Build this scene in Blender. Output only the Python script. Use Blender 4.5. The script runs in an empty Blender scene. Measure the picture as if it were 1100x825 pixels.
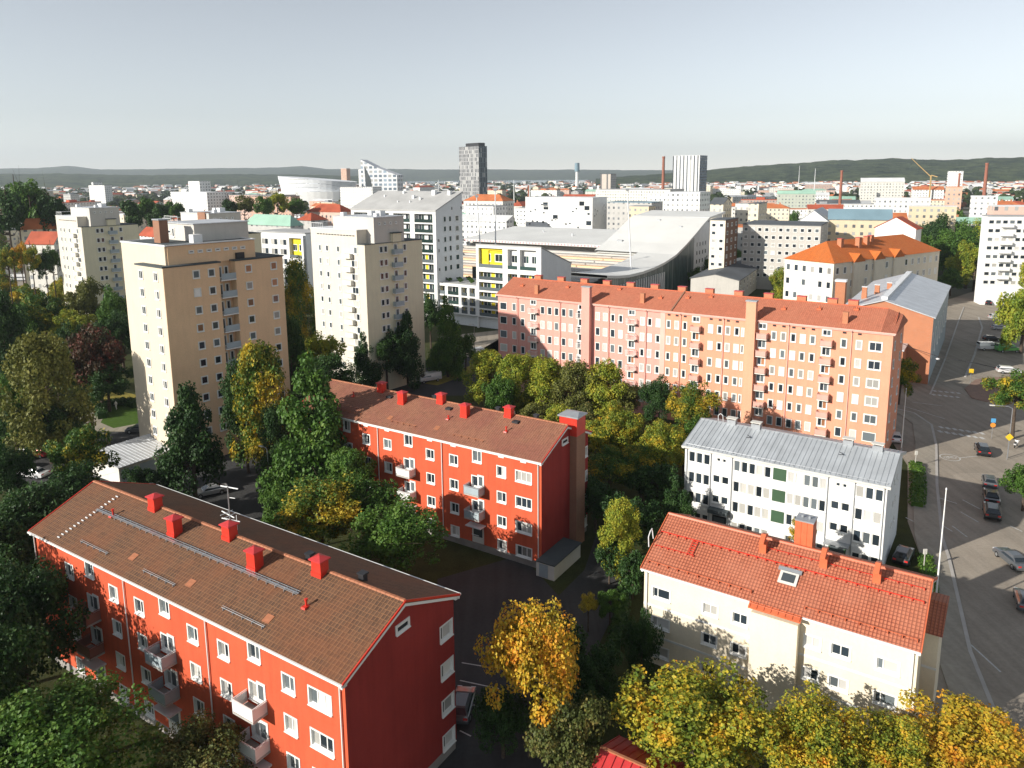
import bpy, math, random
from mathutils import Vector, Matrix
rnd = random.Random(7)
SC = bpy.context.scene
COL = SC.collection
PI = math.pi
def R(a): return math.radians(a)

# ------------------------------------------------------------------ camera
H = 44.0
FPX, CYP, PIT, ROL = 807.98, 328.4, 0.1714, -0.0085
cp_, sp_ = math.cos(PIT), math.sin(PIT)
cr_, sr_ = math.cos(ROL), math.sin(ROL)
_A = [Vector((1, 0, 0)), Vector((0, -sp_, -cp_)), Vector((0, cp_, -sp_))]
CX = cr_*_A[0] - sr_*_A[1]
CD = sr_*_A[0] + cr_*_A[1]
CF = _A[2]
CAM = Vector((0, 0, H))
def ray(x, y):
    return CX*((x-550)/FPX) + CD*((y-CYP)/FPX) + CF
def at(x, y, z=0.0):
    d = ray(x, y); t = (z-H)/d.z
    return CAM + d*t
def far(x, y, D):
    d = ray(x, y); return CAM + d*(D/math.hypot(d.x, d.y))
def proj(p):
    q = Vector(p)-CAM; k = q.dot(CF)
    return (FPX*q.dot(CX)/k+550, FPX*q.dot(CD)/k+CYP, k)
cam_d = bpy.data.cameras.new('camera'); cam = bpy.data.objects.new('camera', cam_d); COL.objects.link(cam)
cam.matrix_world = Matrix(((CX.x, -CD.x, -CF.x, 0), (CX.y, -CD.y, -CF.y, 0), (CX.z, -CD.z, -CF.z, H), (0, 0, 0, 1)))
cam_d.sensor_width = 36; cam_d.lens = 36*FPX/1100
cam_d.shift_y = -(412.5-CYP)/1100
cam_d.clip_end = 40000; cam_d.clip_start = 0.5
SC.camera = cam

# ------------------------------------------------------------------ mesh builder
class MB:
    def __init__(s): s.v = []; s.f = []; s.m = []
    def poly(s, pts, m=0):
        i = len(s.v); s.v += [tuple(p) for p in pts]; s.f.append(tuple(range(i, i+len(pts)))); s.m.append(m); return s
    def box(s, x0, x1, y0, y1, z0, z1, m=0, top=None):
        i = len(s.v)
        s.v += [(x0,y0,z0),(x1,y0,z0),(x1,y1,z0),(x0,y1,z0),(x0,y0,z1),(x1,y0,z1),(x1,y1,z1),(x0,y1,z1)]
        for k, f in enumerate(((0,3,2,1),(4,5,6,7),(0,1,5,4),(1,2,6,5),(2,3,7,6),(3,0,4,7))):
            s.f.append(tuple(i+a for a in f)); s.m.append(top if (k == 1 and top is not None) else m)
        return s
    def frustum(s, c, a, b, z0, z1, a1, b1, m=0):
        i = len(s.v); x, y = c
        for (p, q, z) in ((a,b,z0),(a1,b1,z1)):
            s.v += [(x-p,y-q,z),(x+p,y-q,z),(x+p,y+q,z),(x-p,y+q,z)]
        for f in ((0,3,2,1),(4,5,6,7),(0,1,5,4),(1,2,6,5),(2,3,7,6),(3,0,4,7)):
            s.f.append(tuple(i+a for a in f)); s.m.append(m)
        return s
    def extr(s, pts, x0, x1, m=0, ax=0, mcap=None):
        """closed polygon pts=(a,b) extruded along axis ax (0: pts are y,z ; 1: pts are x,z ; 2: pts are x,y)"""
        n = len(pts); i = len(s.v)
        for x in (x0, x1):
            for a, b in pts:
                s.v.append((x,a,b) if ax == 0 else ((a,x,b) if ax == 1 else (a,b,x)))
        for k in range(n):
            l = (k+1) % n
            s.f.append((i+k, i+l, i+n+l, i+n+k)); s.m.append(m)
        s.f.append(tuple(i+k for k in range(n))[::-1]); s.m.append(m if mcap is None else mcap)
        s.f.append(tuple(i+n+k for k in range(n))); s.m.append(m if mcap is None else mcap)
        return s
    def tube(s, p0, p1, r, n=8, r1=None, m=0, caps=True):
        p0 = Vector(p0); p1 = Vector(p1); d = (p1-p0)
        if d.length < 1e-6: return s
        d.normalize(); a = d.orthogonal().normalized(); b = d.cross(a); i = len(s.v)
        for p, q in ((p0, r), (p1, r if r1 is None else r1)):
            for k in range(n):
                t = 2*PI*k/n; s.v.append(tuple(p + a*(math.cos(t)*q) + b*(math.sin(t)*q)))
        for k in range(n):
            l = (k+1) % n; s.f.append((i+k, i+l, i+n+l, i+n+k)); s.m.append(m)
        if caps:
            s.f.append(tuple(i+k for k in range(n))[::-1]); s.m.append(m)
            s.f.append(tuple(i+n+k for k in range(n))); s.m.append(m)
        return s
    def path(s, pts, r, n=6, m=0):
        for a, b in zip(pts, pts[1:]): s.tube(a, b, r, n, m=m)
        return s
    def wall(s, P, s0, s1, z0, z1, holes, m=0):
        ss = sorted({s0, s1} | {min(max(h[0], s0), s1) for h in holes} | {min(max(h[1], s0), s1) for h in holes})
        zs = sorted({z0, z1} | {min(max(h[2], z0), z1) for h in holes} | {min(max(h[3], z0), z1) for h in holes})
        for a, b in zip(ss, ss[1:]):
            if b-a < 1e-6: continue
            for c, d in zip(zs, zs[1:]):
                if d-c < 1e-6: continue
                u, w = (a+b)/2, (c+d)/2
                if any(h[0] < u < h[1] and h[2] < w < h[3] for h in holes): continue
                s.poly([P(a,c), P(b,c), P(b,d), P(a,d)], m)
        return s
    def mesh(s, name, mats, smooth=False, uv=True):
        me = bpy.data.meshes.new(name); me.from_pydata(s.v, [], s.f)
        for m in mats: me.materials.append(m)
        me.polygons.foreach_set('material_index', s.m)
        if smooth: me.polygons.foreach_set('use_smooth', [True]*len(s.f))
        me.update()
        if uv:
            ul = me.uv_layers.new(name='UVMap'); dat = [0.0]*(2*len(me.loops)); vs = me.vertices
            for p in me.polygons:
                n = p.normal
                if abs(n.z) > .999: t = Vector((1,0,0)); w = Vector((0,1,0))
                else:
                    t = Vector((-n.y, n.x, 0)).normalized()
                    if abs(t.x) > abs(t.y):
                        if t.x < 0: t = -t
                    elif t.y < 0: t = -t
                    w = Vector((0,0,1)) - n*n.z
                    w.normalize()
                for li in p.loop_indices:
                    c = vs[me.loops[li].vertex_index].co; dat[2*li] = c.dot(t); dat[2*li+1] = c.dot(w)
            ul.data.foreach_set('uv', dat)
        return me
    def build(s, name, mats, parent=None, loc=(0,0,0), rz=0, smooth=False, uv=True):
        if not isinstance(mats, (list, tuple)): mats = [mats]
        return link(name, s.mesh(name, mats, smooth, uv), parent, loc, rz)
def link(name, me, parent=None, loc=(0,0,0), rz=0):
    o = bpy.data.objects.new(name, me); COL.objects.link(o)
    if parent is not None: o.parent = parent
    o.location = loc; o.rotation_euler = (0, 0, rz)
    return o
THINGS = []
def tag(o, label=None, cat=None, group=None, kind=None):
    if label: o['label'] = label
    if cat: o['category'] = cat; THINGS.append(o)
    if group: o['group'] = group
    if kind: o['kind'] = kind
    return o
def thing(name, label, cat, loc=(0,0,0), rz=0, group=None):
    return tag(link(name, None, None, loc, rz), label, cat, group)
def copy_tree(o, parent=None):
    c = o.copy(); COL.objects.link(c)
    if parent is not None: c.parent = parent
    for ch in o.children: copy_tree(ch, c)
    return c

# ------------------------------------------------------------------ materials
class NT:
    def __init__(s, name):
        s.m = bpy.data.materials.new(name); s.m.use_nodes = True; s.t = s.m.node_tree
        s.t.nodes.clear(); s.out = s.n('ShaderNodeOutputMaterial'); s.b = s.n('ShaderNodeBsdfPrincipled'); s.l(s.b.outputs[0], s.out.inputs[0])
    def n(s, t, **k):
        x = s.t.nodes.new(t)
        for a, b in k.items():
            if a.startswith('i_'): x.inputs[int(a[2:])].default_value = b
            else: setattr(x, a, b)
        return x
    def l(s, a, b): s.t.links.new(a, b)
    def set(s, nm, v): s.b.inputs[nm].default_value = v
    def uv(s): return s.n('ShaderNodeTexCoord').outputs['UV']
    def obj(s): return s.n('ShaderNodeTexCoord').outputs['Object']
    def noise(s, vec, scale, det=4, rough=.55):
        x = s.n('ShaderNodeTexNoise'); x.inputs['Scale'].default_value = scale; x.inputs['Detail'].default_value = det; x.inputs['Roughness'].default_value = rough
        if vec is not None: s.l(vec, x.inputs['Vector'])
        return x.outputs['Fac']
    def math(s, op, a, b=None, c=None):
        x = s.n('ShaderNodeMath', operation=op)
        for i, v in enumerate((a, b, c)):
            if v is None: continue
            if isinstance(v, (int, float)): x.inputs[i].default_value = v
            else: s.l(v, x.inputs[i])
        return x.outputs[0]
    def ramp(s, fac, stops):
        x = s.n('ShaderNodeValToRGB'); e = x.color_ramp.elements
        while len(e) < len(stops): e.new(.5)
        for q, (p, c) in zip(e, stops): q.position = p; q.color = (*c, 1) if len(c) == 3 else c
        s.l(fac, x.inputs[0]); return x.outputs[0]
    def mix(s, fac, a, b, bt='MIX'):
        x = s.n('ShaderNodeMix', data_type='RGBA', blend_type=bt)
        for i, v in ((0, fac), (6, a), (7, b)):
            if isinstance(v, (int, float)): x.inputs[i].default_value = v
            elif isinstance(v, tuple): x.inputs[i].default_value = (*v, 1) if len(v) == 3 else v
            else: s.l(v, x.inputs[i])
        return x.outputs[2]
    def bump(s, h, st=.3, d=.02):
        x = s.n('ShaderNodeBump'); x.inputs['Strength'].default_value = st; x.inputs['Distance'].default_value = d
        s.l(h, x.inputs['Height']); s.l(x.outputs[0], s.b.inputs['Normal'])
def mul(c, k): return tuple(min(1, a*k) for a in c)
def plain(name, col, rough=.6, var=.12, scale=.6, spec=.3, metal=0, bump=0, fine=0):
    t = NT(name); o = t.obj()
    f = t.noise(o, scale, 5)
    c = t.ramp(f, [(.3, mul(col, 1-var)), (.7, mul(col, 1+var))])
    if fine:
        g = t.noise(o, fine, 3); c = t.mix(.35, c, t.ramp(g, [(.35, mul(col, .7)), (.65, mul(col, 1.2))]))
    t.l(c, t.b.inputs['Base Color']); t.set('Roughness', rough); t.set('Specular IOR Level', spec); t.set('Metallic', metal)
    if bump: t.bump(t.noise(o, 25, 3), bump, .01)
    return t.m
def stucco(name, col, var=.07, streak=.12):
    """render/plaster: soft blotches, faint vertical weather streaks"""
    t = NT(name); uv = t.uv(); mp = t.n('ShaderNodeMapping'); mp.inputs['Scale'].default_value = (1.6, .12, 1); t.l(uv, mp.inputs[0])
    f = t.noise(t.obj(), .35, 5); g = t.noise(mp.outputs[0], 1.0, 6, .65); h = t.noise(t.obj(), 6, 3)
    c = t.ramp(f, [(.3, mul(col, 1-var)), (.7, mul(col, 1+var))])
    c = t.mix(streak, c, t.ramp(g, [(.35, mul(col, .45)), (.6, mul(col, 1.15))]))
    c = t.mix(.12, c, t.ramp(h, [(.35, mul(col, .7)), (.65, mul(col, 1.2))]))
    t.l(c, t.b.inputs['Base Color']); t.set('Roughness', .88); t.set('Specular IOR Level', .2)
    t.bump(t.noise(t.obj(), 18, 3), .25, .01)
    return t.m
def tiles(name, c1, c2, joint, bw=.3, rh=.36, blotch=(.5,.5,.5), bl=.25, ms=.025):
    t = NT(name); uv = t.uv()
    br = t.n('ShaderNodeTexBrick'); br.offset = 0; t.l(uv, br.inputs['Vector'])
    for nm, v in (('Color1', (*c1, 1)), ('Color2', (*c2, 1)), ('Mortar', (*joint, 1)), ('Scale', 1.0), ('Mortar Size', ms), ('Mortar Smooth', .4), ('Bias', 0.0), ('Brick Width', bw), ('Row Height', rh)):
        br.inputs[nm].default_value = v
    n1 = t.noise(uv, .25, 6, .6); n2 = t.noise(uv, 1.7, 4)
    c = t.mix(t.math('MULTIPLY', t.ramp(n1, [(.42, (0,0,0)), (.62, (1,1,1))]), bl), br.outputs[0], blotch)
    c = t.mix(t.math('MULTIPLY', t.ramp(n2, [(.5, (0,0,0)), (.7, (1,1,1))]), .3), c, mul(c1, .6))
    n3 = t.noise(uv, .9, 8, .75); c = t.mix(t.math('MULTIPLY', t.ramp(n3, [(.56, (0,0,0)), (.66, (1,1,1))]), .4), c, mul(c1, .42))
    mp = t.n('ShaderNodeMapping'); mp.inputs['Scale'].default_value = (2.2, .16, 1); t.l(uv, mp.inputs[0]); n4 = t.noise(mp.outputs[0], 1, 5, .6); c = t.mix(t.math('MULTIPLY', t.ramp(n4, [(.5, (0,0,0)), (.75, (1,1,1))]), .35), c, mul(c1, .55))
    t.l(c, t.b.inputs['Base Color']); t.set('Roughness', .75); t.set('Specular IOR Level', .25)
    sx = t.n('ShaderNodeSeparateXYZ'); t.l(uv, sx.inputs[0])
    wave = t.math('ABSOLUTE', t.math('SINE', t.math('MULTIPLY', sx.outputs[0], PI/bw)))
    row = t.math('SUBTRACT', 1.0, t.math('FRACT', t.math('DIVIDE', sx.outputs[1], rh)))
    t.bump(t.math('ADD', t.math('MULTIPLY', wave, .6), row), 1.0, .045)
    return t.m
def brick(name, c1, c2, joint, s=.27, h=.08):
    t = NT(name); uv = t.uv(); br = t.n('ShaderNodeTexBrick'); t.l(uv, br.inputs['Vector'])
    for nm, v in (('Color1', (*c1, 1)), ('Color2', (*c2, 1)), ('Mortar', (*joint, 1)), ('Scale', 1.0), ('Mortar Size', .012), ('Brick Width', s), ('Row Height', h)):
        br.inputs[nm].default_value = v
    c = t.mix(.35, br.outputs[0], t.ramp(t.noise(t.obj(), .5, 5), [(.3, mul(c1, .75)), (.7, mul(c1, 1.2))]))
    t.l(c, t.b.inputs['Base Color']); t.set('Roughness', .9); t.set('Specular IOR Level', .15)
    return t.m
def seam_metal(name, col, rough=.45, metal=.35, blot=.15):
    t = NT(name); o = t.uv(); mp = t.n('ShaderNodeMapping'); mp.inputs['Scale'].default_value = (1.9, .1, 1); t.l(o, mp.inputs[0])
    vr = t.n('ShaderNodeTexWhiteNoise', noise_dimensions='1D'); sx = t.n('ShaderNodeSeparateXYZ'); t.l(o, sx.inputs[0])
    t.l(t.math('FLOOR', t.math('DIVIDE', sx.outputs[0], .55)), vr.inputs['W'])
    c = t.ramp(vr.outputs[0], [(0, mul(col, .9)), (1, mul(col, 1.08))])
    c = t.mix(blot*2, c, t.ramp(t.noise(o, .4, 6), [(.35, mul(col, .6)), (.65, mul(col, 1.15))]))
    t.l(c, t.b.inputs['Base Color']); t.set('Roughness', rough); t.set('Metallic', metal)
    return t.m
def glass(name, col, rough=.05, spec=.7):
    t = NT(name); o = t.n('ShaderNodeObjectInfo').outputs['Random']
    c = t.ramp(o, [(0, mul(col, .55)), (1, mul(col, 1.4))]); t.l(c, t.b.inputs['Base Color'])
    t.set('Roughness', rough); t.set('Specular IOR Level', spec); t.set('IOR', 1.5)
    t.bump(t.noise(t.obj(), 1.2, 2), .15, .02)
    return t.m
M = {}
M['glass_dark'] = glass('glass dark', (.025, .035, .045))
M['glass_grey'] = glass('glass grey', (.11, .13, .14), .08)
M['glass_curtain'] = glass('glass with curtain', (.42, .41, .38), .25, .5)
M['glass_blind'] = glass('glass with blind', (.62, .61, .58), .3, .5)
M['glass_green'] = glass('glass green', (.03, .06, .055), .04, .9)
M['glass_warm_reflect'] = glass('glass with warm reflection', (.35, .16, .08), .15, .6)  # reflection of sunlit walls painted into the pane colour
M['white'] = plain('white paint', (.78, .78, .75), .5, .05)
M['white_metal'] = plain('white sheet metal', (.74, .75, .75), .35, .05)
M['off_white'] = plain('off white paint', (.66, .64, .58), .6, .08)
M['red_wall'] = stucco('red render', (.58, .105, .047), .10, .22)
M['red_gable'] = stucco('shade toned red render', (.30, .036, .03), .12, .25)  # darker copy of the red render, the end wall's shade put into its colour
M['plinth'] = plain('concrete plinth', (.28, .26, .24), .9, .15, .8, bump=.3)
M['tile_brown'] = tiles('brown roof tiles', (.125, .064, .036), (.078, .042, .026), (.23, .115, .055), .30, .36, (.20, .07, .03), .45, .03)
M['tile_redbrown'] = tiles('red brown roof tiles', (.25, .105, .065), (.19, .08, .05), (.34, .17, .10), .30, .36, (.20, .055, .05), .35, .028)
M['tile_orange'] = tiles('orange roof tiles', (.52, .175, .095), (.44, .14, .075), (.22, .06, .035), .27, .34, (.46, .19, .12), .35, .05)
M['tile_orange2'] = tiles('orange brown roof tiles', (.49, .17, .10), (.42, .14, .08), (.28, .085, .05), .3, .36, (.42, .17, .10), .35, .02)
M['tile_school'] = tiles('bright orange roof tiles', (.62, .17, .035), (.55, .14, .03), (.4, .1, .03), .3, .36, (.55, .2, .06), .3, .02)
M['ridge_tile'] = plain('ridge tiles', (.36, .14, .07), .7, .15, 3)
M['red_metal'] = plain('red painted sheet metal', (.60, .035, .018), .42, .1, 1.5, .45)
M['red_cap'] = plain('red chimney cap', (.50, .04, .04), .4, .12, 2, .5)
M['orange_metal'] = plain('orange painted sheet metal', (.58, .14, .06), .45, .1, 1.5, .4)
M['dark_metal'] = plain('dark metal', (.03, .03, .033), .5, .2)
M['zinc'] = plain('zinc flashing', (.38, .40, .42), .4, .12, 1.2, .5, .4)
M['grey_roof'] = seam_metal('grey seamed roof', (.56, .59, .61))
M['white_roof'] = seam_metal('pale seamed roof', (.60, .62, .64))
M['felt_dark'] = plain('dark roofing felt', (.07, .085, .09), .9, .2, .3)
M['felt_grey'] = plain('grey roofing felt', (.42, .42, .41), .9, .12, .2)
M['cream'] = stucco('cream render', (.78, .69, .53), .05, .08)
M['ochre_band'] = stucco('ochre render', (.55, .45, .26), .05, .08)
M['white_wall'] = stucco('white render', (.74, .74, .72), .04, .08)
M['white_gable'] = stucco('white gable render', (.74, .76, .76), .04, .08)
M['pink_wall'] = stucco('salmon pink render', (.72, .35, .29), .06, .14)
M['pink_band'] = stucco('pale pink render', (.74, .44, .37), .05, .07)
M['orange_wall'] = stucco('orange render', (.74, .325, .21), .06, .14)
M['orange_flue'] = stucco('apricot render', (.74, .36, .23), .05, .07)
M['tan_wall'] = stucco('tan render', (.80, .55, .34), .05, .08)
M['tower_cream'] = stucco('pale cream render', (.66, .57, .44), .04, .08)
M['tower_yellow'] = stucco('yellow beige render', (.74, .68, .50), .04, .10)
M['tower_grey'] = stucco('warm grey render', (.58, .55, .50), .05, .08)
M['tower_white'] = stucco('off white render', (.63, .585, .505), .04, .08)
M['brick_red'] = brick('orange red brick', (.48, .17, .075), (.42, .14, .06), (.45, .32, .24))
M['brick_brown'] = brick('brown brick', (.30, .15, .09), (.26, .12, .08), (.3, .22, .17))
M['balc_grey'] = plain('grey balcony panel', (.34, .40, .43), .5, .1)
M['balc_white'] = plain('white balcony panel', (.70, .70, .68), .5, .08)
M['balc_brown'] = plain('brown balcony panel', (.26, .12, .09), .6, .1)
M['balc_pink'] = plain('pink balcony panel', (.60, .34, .28), .6, .1)
M['green_panel'] = plain('green facade panel', (.05, .10, .055), .5, .1)
M['yellow_panel'] = plain('yellow facade panel', (.72, .58, .02), .5, .06)
M['black'] = plain('black rubber', (.02, .02, .02), .7, .1)
M['steel'] = plain('galvanised steel', (.45, .47, .49), .35, .1, 2, .5, .7)
M['arena_metal'] = plain('arena roof metal', (.68, .68, .65), .5, .08, .06)
M['concrete'] = plain('concrete', (.42, .40, .37), .85, .12, .5, bump=.2)
M['bark'] = plain('bark', (.085, .065, .05), .95, .3, 3, .1)
M['bark_pale'] = plain('pale bark', (.26, .23, .20), .9, .3, 3, .1)
OZ = 1.0
HAZE, SKY, SUN, SUN_EL, SUN_ROT, EXPO, SKY_SAT = 8.5e-5, .098, 5.0, 22.3, 242, .52, .38
# ------------------------------------------------------------------ windows
_wc = {}
def win_meshes(w, h, depth, split):
    k = (round(w, 2), round(h, 2), round(depth, 2), split)
    if k in _wc: return _wc[k]
    f = MB(); b = .05 if depth == .08 else .11 if depth > 0 or w > 1.2 else .085; o = .035 if depth > 0 else .07; a, c = w/2, h/2
    for x0, x1, z0, z1 in ((-a-b, -a+.002, -c-b, c+b), (a-.002, a+b, -c-b, c+b), (-a, a, c-.002, c+b), (-a, a, -c-b, -c+.002)):
        f.box(x0, x1, -o, .012, z0, z1)
    yd = depth if depth > 0 else -.02
    if depth > 0:
        f.box(-a, -a+.03, .0121, yd, -c, c); f.box(a-.03, a, .0121, yd, -c, c); f.box(-a+.03, a-.03, .0121, yd, c-.03, c); f.box(-a+.03, a-.03, .0121, yd, -c, -c+.03)
    f.box(-a-b, a+b, -o-.09, -o-.001, -c-b-.03, -c-b+.03)          # sill
    s0 = yd-.045; e = .06
    for x0, x1, z0, z1 in ((-a+.03, -a+.03+e, -c+.03, c-.03), (a-.03-e, a-.03, -c+.03, c-.03), (-a+.03+e, a-.03-e, c-.03-e, c-.03), (-a+.03+e, a-.03-e, -c+.03, -c+.03+e)):
        f.box(x0, x1, s0, yd-.003, z0, z1)
    cuts = {1: [], 2: [0.0], 3: [-w/6, w/6], 4: [-w/4, 0, w/4], 5: [-w*.22]}[split]
    for x in cuts: f.box(x-.04, x+.04, s0+.001, yd-.004, -c+.03+e, c-.03-e)
    p = MB(); cut = cuts[0] if cuts else 0
    x0, x1, z0, z1, y = -a+.03, a-.03, -c+.03, c-.03, yd-.006
    if cuts:
        p.poly([(x0,y,z0),(cut,y,z0),(cut,y,z1),(x0,y,z1)], 0); p.poly([(cut,y,z0),(x1,y,z0),(x1,y,z1),(cut,y,z1)], 1)
    else: p.poly([(x0,y,z0),(x1,y,z0),(x1,y,z1),(x0,y,z1)], 0)
    mf = f.mesh('window', [M['white']], uv=False); mp = p.mesh('pane', [M['glass_dark'], M['glass_curtain']] if cuts else [M['glass_dark']], uv=False)
    _wc[k] = (mf, mp); return _wc[k]
def glassmix(r=None, dark=.45):
    r = r or rnd; x = r.random()
    return M['glass_dark'] if x < dark else M['glass_grey'] if x < dark+.22 else M['glass_curtain'] if x < dark+.42 else M['glass_blind']
ROT = {'F': 0, 'R': PI/2, 'B': PI, 'L': -PI/2}
class House:
    def __init__(s, name, label, cat, origin, yaw, group=None):
        s.o = Vector((origin[0], origin[1], 0)); s.yaw = R(yaw); s.root = thing(name, label, cat, s.o, s.yaw, group)
        s.u = Vector((math.cos(s.yaw), math.sin(s.yaw), 0)); s.v = Vector((-math.sin(s.yaw), math.cos(s.yaw), 0))
    def loc(s, p): d = Vector(p)-s.o; return Vector((d.dot(s.u), d.dot(s.v), p[2]))
    def W(s, x, y, z=0): return s.o+s.u*x+s.v*y+Vector((0,0,z))
    def px(s, x, y, plane, c):
        """pixel -> local point on plane 'F' (y=c) or 'R' (x=c)"""
        n = s.v if plane == 'F' else s.u; q = s.o+n*c; d = ray(x, y); t = (q-CAM).dot(n)/d.dot(n); return s.loc(CAM+d*t)
    def win(s, face, a, z, plane, w=1.15, h=1.35, depth=0, split=2, mats=None, name='window', pane=True):
        P = {'F': (a, plane, z), 'R': (plane, a, z), 'B': (a, plane, z), 'L': (plane, a, z)}[face]
        mf, mp = win_meshes(w, h, depth, split)
        o = link(name, mf, s.root, P, ROT[face])
        q = link('pane', mp, o)
        mats = mats or [glassmix() for _ in range(2)]
        for i, sl in enumerate(q.material_slots):
            sl.link = 'OBJECT'; sl.material = mats[i % len(mats)]
        return o
    def part(s, name, mb, mats, **k): return mb.build(name, mats, s.root, **k)
def gable_roof(L0, L1, y0, y1, ze0, ze1, ry, rz, th=.2):
    m = MB(); m.extr([(y0, ze0), (ry, rz), (y1, ze1), (y1, ze1-th), (ry, rz-th), (y0, ze0-th)], L0, L1); return m
def chimney(hs, x, y, z, w=.95, d=.8, h=1.35, mat='red_metal', cap='red_cap', kind='pyramid', base=.9):
    m = MB(); m.box(-w/2, w/2, -d/2, d/2, -base, h); m.box(-w/2-.05, w/2+.05, -d/2-.05, d/2+.05, -base, .12)
    o = m.build('chimney', M[mat], hs.root, (x, y, z))
    c = MB()
    if kind == 'pyramid': c.frustum((0,0), w/2+.14, d/2+.14, h+.002, h+.10, w/2+.14, d/2+.14); c.frustum((0,0), w/2+.14, d/2+.14, h+.1005, h+.34, .03, .03)
    elif kind == 'flat': c.box(-w/2-.1, w/2+.1, -d/2-.1, d/2+.1, h+.001, h+.12)
    elif kind == 'ridge':
        c.extr([(-d/2-.1, h+.001), (0, h+.4), (d/2+.1, h+.001), (d/2+.1, h+.06), (0, h+.46), (-d/2-.1, h+.06)], -w/2-.1, w/2+.1)
    elif kind == 'vents':
        c.box(-w/2-.06, w/2+.06, -d/2-.06, d/2+.06, h+.001, h+.08)
        for k in (-.3, 0, .3): c.tube((k*w, 0, h+.081), (k*w, 0, h+.4), .09, 8)
    c.build('cap', M[cap], o)
    return o
def vents(hs, lst, plane, z, w=.75, mat='white'):
    m = MB().box(-w/2, w/2, -.08, .02, -.14, .14).mesh('attic_vent', [M[mat]])
    for a in lst: link('attic_vent', m, hs.root, (a, plane, z))
def pipes(hs, lst, plane, z0, z1, r=.055, mat='white', out=.1):
    for a in lst:
        m = MB().tube((a, plane-out, z0), (a, plane-out, z1-.35), r, 8); m.tube((a, plane-out, z1-.35), (a, plane-.38, z1), r, 8)
        m.build('downpipe', M[mat], hs.root, smooth=False)
_bc = {}
def balcony(hs, x, z, plane, w=2.2, d=1.25, h=1.0, panel='balc_white', slab='concrete', style='panel'):
    k = (w, d, h, panel, style)
    if k not in _bc:
        s = MB().box(-w/2, w/2, -d, -.001, -.14, 0).mesh('balcony', [M[slab]])
        p = MB(); t = .04
        if style == 'panel':
            p.box(-w/2, w/2, -d, -d+t, .06, h-.12); p.box(-w/2, -w/2+t, -d+t, -.02, .06, h-.12); p.box(w/2-t, w/2, -d+t, -.02, .06, h-.12)
        else:
            n = int(w/.14)
            for i in range(n+1): p.box(-w/2+i*w/n-.01, -w/2+i*w/n+.01, -d, -d+.02, .0, h-.06)
            for sx in (-w/2, w/2-.02):
                for i in range(int(d/.14)): p.box(sx, sx+.02, -d+.05+i*.14, -d+.07+i*.14, 0, h-.06)
        p.box(-w/2-.02, w/2+.02, -d-.02, -d+.05, h-.05, h); p.box(-w/2-.02, -w/2+.05, -d+.05, -.01, h-.05, h); p.box(w/2-.05, w/2+.02, -d+.05, -.01, h-.05, h)
        for sx in (-w/2, w/2-.05): p.box(sx, sx+.05, -d, -d+.05, -.1, h-.05)
        _bc[k] = (s, p.mesh('railing', [M[panel]]))
    s, p = _bc[k]
    o = link('balcony', s, hs.root, (x, plane, z)); link('railing', p, o); return o
def door(hs, x, z, plane, w=.85, h=2.1, mat='white'):
    m = MB().box(-w/2-.08, w/2+.08, -.05, .01, 0, h+.08)
    o = m.build('door', M[mat], hs.root, (x, plane, z))
    g = MB().box(-w/2+.12, w/2-.12, -.075, -.051, .8, h-.12); g.build('pane', M['glass_grey'], o); return o

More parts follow.
